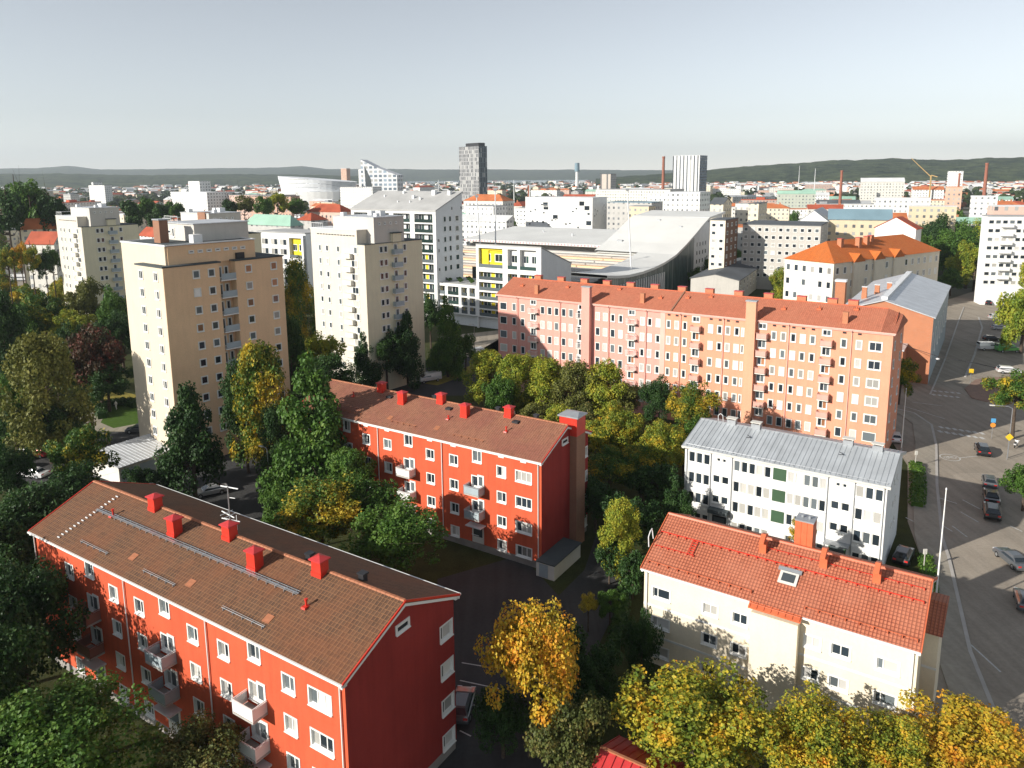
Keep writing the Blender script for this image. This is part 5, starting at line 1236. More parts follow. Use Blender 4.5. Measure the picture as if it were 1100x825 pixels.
ca = tag(MB().path([tuple(a), tuple(a.lerp(b,.5)-Vector((0,0,.25))), tuple(b), tuple(b.lerp(c,.5)+Vector((0,0,.2))), tuple(c)], .05, 5).build('overhead_cable', M['dark_metal']), 'thin cable slung across the street from the orange house', 'cable')
hl = thing('hanging_lamp', 'round white lamp hanging from the cable over the street', 'street lamp', b); MB().tube((0,0,-.02),(0,0,-.3), .04, 6).build('stem', M['dark_metal'], hl); MB().tube((0,0,-.3),(0,0,-.42), .1, 12, .38).tube((0,0,-.421),(0,0,-.6), .38, 12, .3).build('lamp_shade', M['white_metal'], hl)
MBp = None
for lb, px, py in (('short pale post on the green strip by the white house', 983, 502), ('short pale post on the green strip by the cream house', 992, 613)):
    p = at(px, py); o = thing('marker_post', lb, 'post', p); MB().tube((0,0,0),(0,0,2.4), .06, 7).build('post', M['concrete'], o); MB().box(-.2,.2,-.05,.05,2.0,2.6).build('plate', M['off_white'], o)
# person on the path
def person(label, px, py, yaw):
    p = at(px, py); me = bpy.data.meshes.new('person')
    J = [(0,0,.95,.15),(0,0,1.2,.14),(0,0,1.42,.16),(0,0,1.52,.06),(0,0,1.62,.09),(0,0,1.72,.08),
         (.10,0,.88,.10),(.12,.05,.48,.065),(.12,-.02,.08,.045),(.12,.14,.04,.04),(-.10,0,.88,.10),(-.12,-.12,.50,.065),(-.12,-.28,.10,.045),(-.12,-.14,.05,.04),
         (.20,0,1.42,.06),(.25,-.08,1.14,.045),(.24,.02,.90,.035),(-.20,0,1.42,.06),(-.25,.10,1.15,.045),(-.24,.24,.95,.035)]
    E = [(0,1),(1,2),(2,3),(3,4),(4,5),(0,6),(6,7),(7,8),(8,9),(0,10),(10,11),(11,12),(12,13),(2,14),(14,15),(15,16),(2,17),(17,18),(18,19)]
    me.from_pydata([j[:3] for j in J], E, []); o = bpy.data.objects.new('person', me); COL.objects.link(o); o.location = (p.x, p.y, .015); o.rotation_euler = (0,0,R(yaw))
    sk = o.modifiers.new('Skin', 'SKIN')
    for v, j in zip(me.skin_vertices[0].data, J): v.radius = (j[3], j[3])
    me.skin_vertices[0].data[0].use_root = True
    o.modifiers.new('Sub', 'SUBSURF').render_levels = 2; me.materials.append(M['white']); tag(o, label, 'person'); return o
person('person in white walking on the path by the round hedge', 125, 440, 60)

# ------------------------------------------------------------------ neighbouring town blocks (own shapes)
def facade(name, wall, glass_=(.12,.13,.14), pu=3.0, pv=3.0, w=(.3,.68), h=(.35,.78), rough=.85, band=None):
    t = NT(name); sx = t.n('ShaderNodeSeparateXYZ'); t.l(t.uv(), sx.inputs[0]); o = t.obj()
    fu = t.math('FRACT', t.math('DIVIDE', sx.outputs[0], pu)); fv = t.math('FRACT', t.math('DIVIDE', sx.outputs[1], pv))
    g = t.n('ShaderNodeNewGeometry'); nz = t.n('ShaderNodeSeparateXYZ'); t.l(g.outputs['Normal'], nz.inputs[0])
    def inside(x, a, b): return t.math('MULTIPLY', t.math('GREATER_THAN', x, a), t.math('LESS_THAN', x, b))
    mk = t.math('MULTIPLY', inside(fu, *w), inside(fv, *h)); mk = t.math('MULTIPLY', mk, t.math('LESS_THAN', t.math('ABSOLUTE', nz.outputs[2]), .4))
    cb = t.n('ShaderNodeCombineXYZ'); t.l(t.math('FLOOR', t.math('DIVIDE', sx.outputs[0], pu)), cb.inputs[0]); t.l(t.math('FLOOR', t.math('DIVIDE', sx.outputs[1], pv)), cb.inputs[1])
    wn = t.n('ShaderNodeTexWhiteNoise', noise_dimensions='2D'); t.l(cb.outputs[0], wn.inputs[0])
    gc = t.ramp(wn.outputs[0], [(.3, glass_), (.6, mul(glass_, 2.2)), (.8, (.4,.4,.38))])
    c = t.ramp(t.noise(o, .3, 4), [(.3, mul(wall, .92)), (.7, mul(wall, 1.06))])
    if band: c = t.mix(inside(fv, *band[1]), c, band[0])
    c = t.mix(mk, c, gc); t.l(c, t.b.inputs['Base Color']); t.l(t.math('SUBTRACT', rough, t.math('MULTIPLY', mk, rough-.15)), t.b.inputs['Roughness']); return t.m
FC = {k: facade(k+' town facade', tuple(.55*a+.45*b for a, b in zip(c, (.60,.57,.52))) if k not in ('white','cream','pale') else c) for k, c in dict(white=(.78,.78,.75), cream=(.74,.66,.50), pale=(.66,.64,.58), salmon=(.66,.34,.24), orange=(.62,.24,.10), grey=(.36,.37,.37), brick=(.36,.15,.09), yellow=(.68,.52,.26), green=(.34,.42,.32), brown=(.2,.12,.08)).items()}
RC = {'red': plain('far red roof', (.40, .09, .045), .8, .2, .2), 'orange': plain('far orange roof', (.50, .16, .06), .8, .2, .2), 'grey': plain('far grey roof', (.33, .34, .35), .8, .15, .1), 'light': plain('far light roof', (.62, .63, .63), .7, .1, .1), 'dark': plain('far dark roof', (.10, .11, .12), .8, .2, .1), 'teal': plain('blue grey roof', (.17, .26, .31), .6, .15, .1), 'patina': plain('green copper roof', (.30, .48, .38), .7, .15, .1)}
KEEP = [(14, 90, 40), (42, 88, 40), (60, 118, 55), (-45, 118, 40), (-22, 158, 25), (30, 140, 55), (-112, 215, 22), (95, 190, 1)]
def mid(label, xc, yt, D, xl, xr, yaw, wall='white', roof='flat', rc='grey', rise=3.0, wins=None, name='town_block', cat='building', side=None, inset=.0, fl=None, depth=None):
    """near corner at pixel (xc, yt) at ground distance D; front runs left to pixel xl, side runs to pixel xr"""
    c = far(xc, yt, D); z = c.z; hs = House(name, label, cat, (c.x, c.y), yaw)
    L = -hs.px(xl, yt, 'F', 0).x if xl is not None else 20
    Wd = depth or hs.px(xr, yt, 'R', 0).y
    L = max(4, min(L, 160)); Wd = max(6, min(Wd, 60))
    wm = FC[wall] if isinstance(wall, str) else wall; sm = (FC[side] if isinstance(side, str) else side) or wm
    m = MB(); m.poly([(-L,0,0),(0,0,0),(0,0,z),(-L,0,z)], 0); m.poly([(0,0,0),(0,Wd,0),(0,Wd,z),(0,0,z)], 1); m.poly([(0,Wd,0),(-L,Wd,0),(-L,Wd,z),(0,Wd,z)], 0); m.poly([(-L,Wd,0),(-L,0,0),(-L,0,z),(-L,Wd,z)], 1)
    if roof == 'gable': m.poly([(0,0,z),(0,Wd,z),(0,Wd/2,z+rise-.1)], 1); m.poly([(-L,0,z),(-L,Wd,z),(-L,Wd/2,z+rise-.1)], 1)
    if roof == 'gabley': m.poly([(0,0,z),(-L,0,z),(-L/2,0,z+rise-.1)], 0); m.poly([(0,Wd,z),(-L,Wd,z),(-L/2,Wd,z+rise-.1)], 0)
    hs.part('wall', m, [wm, sm]); r = MB(); o = .4; rm = RC[rc] if isinstance(rc, str) else rc
    if roof == 'flat': r.box(-L-.1, .1, -.1, Wd+.1, z+.001, z+.35); 
    elif roof == 'gable': r.extr([(-o, z), (Wd/2, z+rise), (Wd+o, z), (Wd+o, z-.25), (Wd/2, z+rise-.2), (-o, z-.25)], -L-.3, .3)
    elif roof == 'gabley': r.extr([(-L-o, z), (-L/2, z+rise), (o, z), (o, z-.25), (-L/2, z+rise-.2), (-L-o, z-.25)], -.3, Wd+.3, ax=1)
    elif roof == 'hip':
        a = min(L, Wd)/2; lo = [(-L-o,-o,z),(o,-o,z),(o,Wd+o,z),(-L-o,Wd+o,z)]
        p, q = ((-L+a, Wd/2, z+rise), (-a, Wd/2, z+rise)) if L >= Wd else ((-L/2, a, z+rise), (-L/2, Wd-a, z+rise))
        if L >= Wd: r.poly([lo[0], lo[1], q, p]); r.poly([lo[1], lo[2], q]); r.poly([lo[2], lo[3], p, q]); r.poly([lo[3], lo[0], p])
        else: r.poly([lo[0], lo[1], p]); r.poly([lo[1], lo[2], q, p]); r.poly([lo[2], lo[3], q]); r.poly([lo[3], lo[0], p, q])
    elif roof == 'shed': r.extr([(-o, z), (Wd+o, z+rise), (Wd+o, z+rise-.4), (-o, z-.4)], -L-.2, .2); m2 = MB(); m2.poly([(0,0,z-.41),(0,Wd,z-.41),(0,Wd,z+rise-.41)]); m2.poly([(-L,Wd,z-.41),(0,Wd,z-.41),(0,Wd,z+rise-.41),(-L,Wd,z+rise-.41)]); hs.part('upper_wall', m2, sm)
    hs.part('roof', r, rm)
    hs.z, hs.L, hs.Wd = z, L, Wd
    cc = hs.W(-L/2, Wd/2); KEEP.append((cc.x, cc.y, max(L, Wd)/2+6))
    if wins:
        f_, s_, w, h, fh, dk = wins; nf = int((z-1.5)/fh)
        for k in range(min(nf, 8)):
            zz = z-.3-fh*(k+.5)
            for i in range(f_): hs.win('F', -L+(i+.5)*L/f_, zz, 0, w, h, 0, 1, [glassmix(dark=dk)])
            for i in range(s_): hs.win('R', (i+.5)*Wd/s_, zz, 0, w, h, 0, 1, [glassmix(dark=dk)])
    return hs
PW = {k: stucco(k+' town render', c) for k, c in dict(white=(.80,.80,.78), cream=(.76,.69,.56), grey=(.52,.50,.46), brown=(.22,.13,.09), salmon=(.62,.30,.2), pale=(.68,.66,.6), yellow=(.70,.50,.22), dark=(.12,.13,.14)).items()}
# --- modern white block with loggias
def loggias(hs, L, z0, z1, cols, rows, depth=1.3, yellow=(), rail=True):
    holes = [(a, b, c, d) for a, b in cols for c, d in rows]
    m = MB(); m.wall(lambda s, z: (s, 0, z), -L, 0, z0, z1, holes)
    for a, b, c, d in holes:
        m.box(a-.15, a-.001, .001, depth, c, d).box(b+.001, b+.15, .001, depth, c, d).box(a-.15, b+.15, .001, depth, d+.001, d+.2).box(a-.15, b+.15, .001, depth, c-.2, c-.001)
    hs.part('facade_frame', m, M['white_wall'])
    for a, b, c, d in holes:
        w = b-a; n = 2 if w > 4 else 1; y = (round(a), round(c)) in yellow
        MB().box(a, b, depth, depth+.1, c, d).build('loggia_back', M['yellow_panel'] if y else M['white_wall'], hs.root)
        for i in range(n): hs.win('F', a+(i+.5)*w/n, (c+d)/2, depth, w/n*.62, min(d-c-.5, 2.1), 0, 2 if w/n > 2 else 1, [M['glass_dark'], M['glass_green']])
        if rail: MB().box(a+.02, b-.02, .03, .06, c+.02, c+1.0).build('railing', M['glass_green'] if not y else M['glass_grey'], hs.root)
    KEEP.append((hs.W(-L/2, 8).x, hs.W(-L/2, 8).y, 28))
MT = House('white_apartment_tower', 'white loggia block under a long sloping grey roof, taller than its neighbours', 'apartment block', (-22.4, 223.9), -33)
m = MB(); L = 34.5; m.extr([(0,0),(0,34.0),(13.2,39.2),(13.2,0)], -.02, 0); m.extr([(1.31,0),(1.31,33.9),(13.2,39.0),(13.2,0)], -L, -.03)
MT.part('wall', m, M['white_gable']); MT.part('roof', MB().extr([(-.2,34.05),(13.4,39.35),(13.4,38.95),(-.2,33.7)], -L-.2, .2), M['felt_grey'])
yl = {(a, c) for a in (-8, -16, -17, -25, -33) for c in (3, 6, 9, 12, 15, 18)}
loggias(MT, L, 0, 33.7, [(-8.2,-1.2),(-16.6,-10),(-25,-18.4),(-33.2,-26.8)], [(30.3-3*i, 32.9-3*i) for i in range(10)], yellow=yl)
for y, zs in ((4.3, (31.2,28.3,25.1,22.2,19.2,16.3)), (6.9, (31.2,28.3,25.2,22.3,19.3,16.4)), (10.4, (31.2,28.1,25.2,22.2,19.2,16.3))):
    for z in zs: MT.win('R', y, z, 0, 1.1 if y < 10 else 1.6, 1.6, 0, 1, [M['glass_green']])
for y, z in ((7.9,34.3),(12.6,34.3),(1.2,25),(1.2,22),(1.3,16.3),(4.3,13.2)): MT.win('R', y, z, 0, .7, 1.0, 0, 1, [M['glass_dark']])
for x, y, s in ((-9,11,1.3),(-15,8,.8),(-11.5,7,.6),(-22,11.5,.6),(-28,9,.4),(-3,11,1.1),(-19,5,.3),(-14,5,.35)): MB().box(x-s/2,x+s/2,y-s/2,y+s/2,34+y*.39-.2,34+y*.39+s*.9+.3).build('roof_vent', M['white_metal'], MT.root)
ML = House('white_loggia_block', 'lower white block with yellow loggias and a grey sloping end wall beside the pink house', 'apartment block', (8.08, 204.9), -33)
L = 21.9; m = MB(); m.extr([(0,0),(0,24.6),(17.2,18.6),(17.2,0)], -.02, 0); m.extr([(1.31,0),(1.31,24.2),(17.2,18.5),(17.2,0)], -L, -.03); ML.part('wall', m, M['white_gable'])
ML.part('roof', MB().extr([(-.1,24.75),(17.4,18.7),(17.4,18.4),(-.1,24.4)], -L, .1), M['felt_grey'])
loggias(ML, L, 3.4, 24.5, [(-21,-12.7),(-11,-7.8),(-6.9,-1.6)], [(18.0,23.6),(14.4,16.7),(11.3,13.7),(8.6,10.8),(6.0,8.1),(3.7,5.6)], yellow={(-21,18)}|{(a, c) for a in (-21,-11,-7) for c in (14,11,9,6,4)})
MB().box(-20.9, -18.2, 1.0, 1.31, 18.1, 23.5).box(-20.9,-12.8,.9,1.0,22.9,23.55).build('yellow_screen', M['yellow_panel'], ML.root)
LK = House('white_loggia_wing', 'low white wing with yellow loggias and a planted roof between two white blocks', 'apartment block', ML.W(-L, 0).xy, -33)
LK.part('wall', MB().box(-14.5, -.01, 1.31, 14, 0, 12.2), M['white_gable']); loggias(LK, 14.5, 3.4, 12.4, [(-13.9,-11.6),(-10.6,-6.6),(-5.6,-3.4),(-2.6,-.5)], [(9.1,11.6),(6.3,8.6),(3.8,5.8)], yellow={(a, c) for a in (-14,-6,-3) for c in (9,6,4)})
LK.part('roof_deck', MB().box(-14.5, -.02, 1.0, 14, 12.21, 12.35), M['felt_grey'])
for h_, x0, x1 in ((ML, -21.9, 0), (LK, -14.5, -.01)):
    h_.part('shop_front', MB().box(x0, x1, 2.0, 2.1, 0, 3.3), M['glass_dark']); h_.part('columns_wall', MB().box(x0, x0+.5, .1, .6, 0, 3.39), M['white_wall'])
for i in range(9): 
    q = LK.W(-13+1.4*i, 4+3*(i % 3)); 
    c_ = link('roof_shrub', CM['shrub'][0][0], LK.root, (-13+1.4*i, 4+3*(i % 3), 12.9)); c_.scale = (.2, .2, .16)
c = far(325, 251.5, 262); YL = House('loggia_house', 'cream loggia house with a big yellow corner loggia under the copper-green roofs', 'apartment block', c.xy, -33); zz = c.z
YL.part('wall', MB().box(-25, 0, 1.31, 14, 0, zz), M['white_gable']); YL.part('roof', MB().box(-25.1, .1, .9, 14.1, zz+.01, zz+.3), M['felt_grey'])
loggias(YL, 25, 0, zz, [(-6.9,-.9)], [(zz-8.2,zz-1.5)], yellow={(-7, round(zz-8.2))}); loggias(YL, 25, -.01, -.005, [], [])
yb = MB()
for xa, xb in ((-11.6,-8.0),(-16.2,-12.6),(-21,-17.4)):
    for k in range(5): za = zz-4.6-3.3*k; YL.win('F', (xa+xb)/2, za+1.5, -.02, xb-xa-.3, 2.0, 0, 2, [M['glass_curtain'], M['glass_dark']])
for k in range(4):
    for xx in (-5.6, -2.4): YL.win('F', xx, zz-10.4-3.3*k, -.02, 2.3, 2.0, 0, 2, [M['yellow_panel'], M['glass_dark']])
q = mid('green copper-roofed town block behind the cream loggia house', 312, 243, 300, 262, 326, -33, 'grey', 'hip', 'patina', 4, name='town_block')
mid('grey block with teal windows beside the copper roofs', 334, 237, 320, 318, 352, -33, 'grey', 'hip', 'red', 3)
# --- arena with sweeping roof
AR = House('arena', 'white arena whose roof dips and sweeps up over a dark glass wall', 'arena', at(742, 305).xy, -33)
cv = [(-79,12.6),(-70,11.5),(-62,10.9),(-51,10.7),(-40,11.1),(-30,12.0),(-19,13.7),(-8,16.8),(2.5,20.3),(11,23.4),(18.7,25.9)]
m = MB()
for (ya, za), (yb, zb) in zip(cv, cv[1:]):
    wa = 15 if ya < -26 else 34; wb = wa
    m.poly([(.6,ya,za),(.6,yb,zb),(-wb,yb,zb+.2),(-wa,ya,za+.2)]); m.poly([(.6,ya,za),(.6,yb,zb),(.6,yb,zb-.9),(.6,ya,za-.9)]); m.poly([(.6,ya,za-.9),(.6,yb,zb-.9),(-wb,yb,zb-.9),(-wa,ya,za-.9)])
    m.poly([(-wa,ya,za+.2),(-wb,yb,zb+.2),(-wb,yb,zb-.9),(-wa,ya,za-.9)])
m.poly([(.6,18.7,25.9),(-34,18.7,26.1),(-34,18.7,24),(.6,18.7,24)])
for i in range(12): m.poly([(-15-3*i,-79,12.8+.04*i),(-18-3*i,-79,12.84+.04*i),(-18-3*i,-74,12.6+.04*i),(-15-3*i,-74,12.56+.04*i)])
AR.part('swept_roof', m, M['arena_metal'])
AR.part('rear_roof', MB().extr([(18.71,26),(40,27.5),(40,26.5),(18.71,25.2)], -34, .6), M['arena_metal'])
m = MB(); m.extr([(-12,15.2),(33,18.4),(33,17.4),(-12,14.2)], -106, -15.2); AR.part('flat_roof', m, M['arena_metal'])
m = MB().extr([(6,17.4),(18.6,24),(18.6,18.5),(6,16.6)], -34.1, -34.0); AR.part('roof_step', m, M['white_metal'])
m = MB()
for i in range(56): x = -105+i*1.6; m.box(x, x+.8, -12.05, -12.005, 14.4, 15.0)
AR.part('pink_fascia', m, plain('pink fascia', (.62,.30,.32), .6))
m = MB()
for (ya, za), (yb, zb) in zip(cv[:9], cv[1:9]): m.poly([(0,ya,0),(0,yb,0),(0,yb,zb-.91),(0,ya,za-.91)])
AR.part('glass_wall', m, facade('arena glass wall', (.045,.08,.08), (.02,.04,.04), 1.5, 40, (.08,.30), (0,1), .3))
m = MB(); m.poly([(0,2.51,0),(0,38,0),(0,38,26.2),(0,18.7,24.8),(0,11,22.4),(0,2.51,19.3)]); AR.part('end_wall', m, PW['white'])
for y in (6, 9.5, 13, 16.5):
    for z in (5, 8.5, 12, 15.5): 
        if z < 14+ (y-2)*.5: AR.win('R', y, z, 0, 1.3, 1.8, 0, 1, [M['glass_dark']])
for i in range(24): y = -78.5+i*2.1; AR.part('column', MB().box(.02, .4, y, y+.7, 0, 8.2), M['white_wall'])
m = MB()
for i in range(16): m.box(-104, -16, -74+i*3.7, -70.4+i*3.7, 0, 3.5+i*.6, i % 3)
AR.part('stand', m, [M['tower_grey'], M['tan_wall'], M['concrete']])
AR.part('rear_wall', MB().box(-106, -15.2, -6, -5.7, 0, 14.6), M['tower_grey'])
AR.part('rim_wall', MB().box(-52, -15.01, -79, -78.6, 0, 12.4), M['glass_green'])
for x, y, z, s in ((-28,-8,16.3,2.4),(-24,-3,16.6,2.2),(-31,-4,16.6,2.4),(-60,10,17.1,.8),(-80,18,17.5,.6),(-8,8,22,1.2),(-20,14,24.1,1.4)): AR.part('roof_vent', MB().box(x-s/2,x+s/2,y-s*.3,y+s*.3,z-.6,z+.4+.3*s), M['zinc'])
for a_, b_ in ((0,-60),(0,-30),(-30,-30),(-60,0),(-90,10),(-10,20),(-40,20),(-60,-50)): q = AR.W(a_, b_); KEEP.append((q.x, q.y, 26))
for lb, px, y0_, y1_, D in (('pale lighting mast on the flat arena roof', 681, 205, 252, 268), ('thin white mast beside the white loggia block', 532, 205, 262, 256), ('white mast on the arena roof next to the loggia tower', 519, 212, 244, 270)):
    a = far(px, y1_, D); b = far(px+(0 if D < 268 else -7), y0_, D); o = thing('mast', lb, 'mast', (a.x, a.y, 0)); MB().tube((0,0,0),(b.x-a.x,b.y-a.y,b.z), .35, 8, .15).build('pole', M['white_metal'], o); MB().box(b.x-a.x-.6,b.x-a.x+.6,b.y-a.y-.2,b.y-a.y+.2,b.z,b.z+.8).build('lamp_head', M['zinc'], o)
mid('plain white hall roof behind the loggia tower', 544, 238, 400, 490, 549, -33, 'white', 'shed', 'light', 3)
cu = mid('white cube-like theatre with scattered square windows', 636.5, 213, 430, 564.5, 652, -33, PW['white'], 'flat', 'light', side=PW['white'])
rq = random.Random(5)
for i in range(34):
    hs = cu; sz = rq.choice((1.0, 1.0, 1.3, 2.6)); hs.win('F', -rq.uniform(1.5, cu.L-1.5), cu.z-rq.uniform(3, 17), 0, sz*1.3, sz, 0, 1, [M['glass_dark']]) if i < 24 else hs.win('R', rq.uniform(1.5, cu.Wd-1.5), cu.z-rq.uniform(4, 14), 0, .9, .9, 0, 1, [M['glass_dark']])
# --- school, hall, grey hall and other near-town pieces
SCH = mid('three-storey cream school with bright orange hipped roof and dormer gables', 896, 283, 238, 843, 1010, -56, PW['cream'], 'hip', M['tile_school'], 5.5, (6, 16, 1.3, 1.9, 4.2, .3), name='school', cat='school', depth=None)
for k, yy in enumerate((12, 23, 34)):
    if yy < SCH.Wd-3: SCH.part('dormer_gable', MB().extr([(yy-3, SCH.z-.3), (yy, SCH.z+2.2), (yy+3, SCH.z-.3)], -4, .8), M['tile_school']); SCH.part('bay', MB().box(0, .6, yy-2.6, yy+2.6, 0, SCH.z-.31), PW['cream'])
for x, y in ((-6, 12), (-5, 20), (-7, 30), (-6, 26)): chimney(SCH, x, y, SCH.z+4, 1.4, 1.4, 2.2, 'brick_red', 'red_cap', 'flat', 3)
# brick hall
HB = House('brick_hall', 'orange brick hall with pale grey seamed gable roof beside the street', 'hall', (0,0), -33)
c0 = far(1003, 341, 176); HB.root.location = (c0.x, c0.y, 0); HB.o = Vector((c0.x, c0.y, 0)); Lh = -HB.px(912, 322, 'F', 0).x; Lh = min(max(Lh, 18), 40); Wh = min(max(HB.px(1020, 306, 'R', 0).y, 20), 60); ze = c0.z
print('hall', c0, Lh, Wh)
zr_ = HB.px(950, 322, 'F', 0); xr_, zrr = zr_.x, zr_.z
m = MB(); m.poly([(-Lh,0,0),(0,0,0),(0,0,ze),(xr_,0,zrr-.1),(-Lh,0,ze)]); m.poly([(-Lh,Wh,0),(0,Wh,0),(0,Wh,ze),(xr_,Wh,zrr-.1),(-Lh,Wh,ze)]); m.poly([(-Lh,0,0),(-Lh,Wh,0),(-Lh,Wh,ze),(-Lh,0,ze)]); HB.part('wall', m, M['brick_red'])
HB.part('side_wall', MB().poly([(0,0,0),(0,Wh,0),(0,Wh,ze),(0,0,ze)]), M['balc_grey'])
for i in range(7): HB.win('R', 3+i*(Wh-6)/6, ze*.55, 0, 2.2, ze*.35, 0, 3, [M['glass_grey'], M['glass_grey']])
r = MB()
for xa, za, xb, zb in ((-Lh-.4, ze, xr_, zrr), (xr_, zrr, .4, ze)):
    r.extr([(xa,za),(xb,zb),(xb,zb-.2),(xa,za-.2)], -.4, Wh+.4, ax=1)
HB.part('roof', r, M['white_roof']); HB.part('ridge_vent', MB().box(xr_-.7, xr_+.5, 1, Wh-1, zrr-.1, zrr+.5), M['white_metal'])
for x, y in ((-Lh+3, 12), (-Lh+7, 22), (-Lh+5, 17)): chimney(HB, x, y, zrr-.8, 1, 1, 1.6, 'brick_red', 'white_metal', 'flat', 2)
o = HB.part('chimney', MB().box(-Lh-1, -Lh+1.0, -2.0, -.1, 0, zrr+3.5), M['brick_red']); MB().box(-Lh-1.15, -Lh+1.15, -2.15, .0, zrr+3.501, zrr+3.9).build('cap', M['white_metal'], o)
pc = HB.px(976, 352, 'F', -6)
HB.part('porch', MB().box(-9.5, -4.5, -7, -.01, 0, pc.z if 3 < pc.z < 12 else 8), M['brick_red']); HB.part('porch_roof', MB().box(-9.7, -4.3, -7.2, -.01, (pc.z if 3 < pc.z < 12 else 8)+.01, (pc.z if 3 < pc.z < 12 else 8)+.3), M['white_roof'])
KEEP.append((HB.W(-Lh/2, Wh/2).x, HB.W(-Lh/2, Wh/2).y, 32))
gh = mid('low dark-roofed grey hall behind the orange roof', 794, 301, 266, 742, 831, -27, PW['grey'], 'gabley', 'dark', 1.8, (0, 9, 1.4, 1.4, 2.6, .6), name='hall', cat='hall')
mid('four-storey pale grey apartment block with small square windows', 882, 243, 300, 798, 889, -28, PW['grey'], 'flat', 'dark', 3, (11, 2, 1.3, 1.3, 2.9, .5))
mid('white-balconied block with dark brown side wall', 779.5, 237, 288, 763, 793, -33, PW['cream'], 'flat', 'dark', 3, (2, 3, 1.4, 1.2, 2.9, .5), side=PW['brown'])
mid('pale town house behind the white-balconied block', 777, 219, 400, 763, 786, -33, 'cream', 'gable', 'dark', 3)
mid('beige block with grey balconies', 806, 219, 420, 790, 808, -33, 'pale', 'flat', 'grey'); mid('beige corner block beside the grey one', 815, 219, 410, 804, 824, -33, 'cream', 'flat', 'dark')
mid('white gable-fronted town house behind the pale grey block', 889, 238, 330, 858, 897, -28, PW['white'], 'gabley', 'light', 4.5)
mid('yellow town house with blue-grey sawtooth roof', 958, 236, 335, 890, 968, -22, 'yellow', 'gable', 'teal', 4)
mid('white gabled house with a red roof beyond the school', 984, 246, 300, 940, 990, -45, PW['white'], 'gabley', 'red', 4)
mid('yellow balcony block under a long white roof', 1028, 222, 420, 978, 1037, -22, 'yellow', 'flat', 'light', 3)
mid('long white office strip behind the yellow balcony block', 1000, 213, 540, 940, 1006, -22, 'white', 'flat', 'light', 3)
mid('orange brick high block with dark window slots', 1034, 201, 600, 1016, 1043, -30, 'orange', 'flat', 'orange')
mid('white office with a blue glass corner', 1072, 211, 520, 1043, 1090, -30, 'white', 'flat', 'light')
mid('long green-grey apartment block', 876, 208, 760, 835, 886, -20, 'green', 'gable', 'patina', 3)
wb = mid('white balcony block at the end of the tree avenue', 1130, 233, 300, 1062, 1150, -14, PW['white'], 'flat', 'grey', 3, (9, 0, 1.5, 1.2, 2.85, .5), name='apartment_block', cat='apartment block')
for k in range(7):
    for x in (-wb.L+5.5, -wb.L+15): MB().box(x-1.8, x+1.8, -1.3, -.01, 0, 1.0).build('balcony', M['white_wall'], wb.root, (0, 0, wb.z-3.4-2.85*k))
for a, b, D in ((1071,213,262),): mid('roof storey and terraces of the white balcony block', 1120, 222, 306, 1068, 1130, -14, 'salmon', 'flat', 'light')
mid('white town block with a red roof terrace beneath the white high-rise', 752, 207, 460, 715, 763, -33, 'white', 'flat', 'light'); mid('white cube house before the white high-rise', 717, 209, 470, 695, 722, -33, 'white', 'flat', 'light')
mid('dark glazed office behind the theatre', 700, 218, 420, 652, 712, -33, 'grey', 'flat', 'teal'); mid('yellow brick town house beside the dark office', 697, 222, 400, 676, 704, -33, 'yellow', 'flat', 'grey')
mid('small orange and white house before the arena roof', 706, 233, 420, 655, 712, -33, 'orange', 'flat', 'light')
# landmarks far off
HR = mid('white high-rise with dark window stripes, tallest in the town', 752, 167, 900, 723, 760, -33, facade('high-rise facade', (.66,.66,.65), (.04,.05,.06), 4.2, 60, (.3,.62), (0,1)), 'flat', 'light', name='high_rise', cat='tower', side=facade('high-rise side', (.20,.24,.28), (.04,.05,.06), 3, 3.2, (.2,.8), (.3,.8)))
DT = mid('dark speckled hotel tower standing alone on the skyline', 514, 157, 1100, 493, 523, -50, facade('hotel facade', (.34,.34,.34), (.012,.015,.02), 3.2, 5.4, (.2,.66), (.08,.9)), 'flat', 'dark', name='hotel_tower', cat='tower', side=facade('hotel side facade', (.10,.13,.15), (.02,.03,.035), 3, 7, (.25,.8), (.05,.9)))
DT.part('roof_storey', MB().box(-DT.L*.7, -2, 2, DT.Wd-2, DT.z+.36, DT.z+5), M['dark_metal'])
mid('narrow grey tower in the middle of the far town', 656, 187, 1000, 645, 662, -33, facade('narrow tower facade', (.52,.46,.40), (.1,.1,.1), 9, 60, (.35,.6), (0,1)), 'flat', 'dark', name='office_tower', cat='tower', side='grey')
# sloping-topped white tower
c = far(427, 205, 1080); AT = House('office_tower', 'white office tower with a pointed slanting top', 'tower', c.xy, -12)
Lw = abs(AT.px(388, 190, 'F', 0).x); zt1 = far(388, 171, 1080).z; zt0 = far(427, 185, 1080).z
m = MB(); m.extr([(-Lw,0),(-Lw,zt1),(-Lw*.62,zt0+(zt1-zt0)*.45),(0,zt0-4),(0,0)], 0, 24, ax=1); AT.part('wall', m, facade('slanted tower facade', (.70,.71,.72), (.14,.18,.22), 7, 6, (.15,.8), (.2,.75)))
AT.part('dark_cut', MB().extr([(-Lw*.85, 0),(-Lw*.9,zt1*.86),(-Lw*.75,zt1*.62),(-Lw*.62,0)], -.6, -.01, ax=1), M['glass_grey']); KEEP.append((c.x-20, c.y+10, 50))
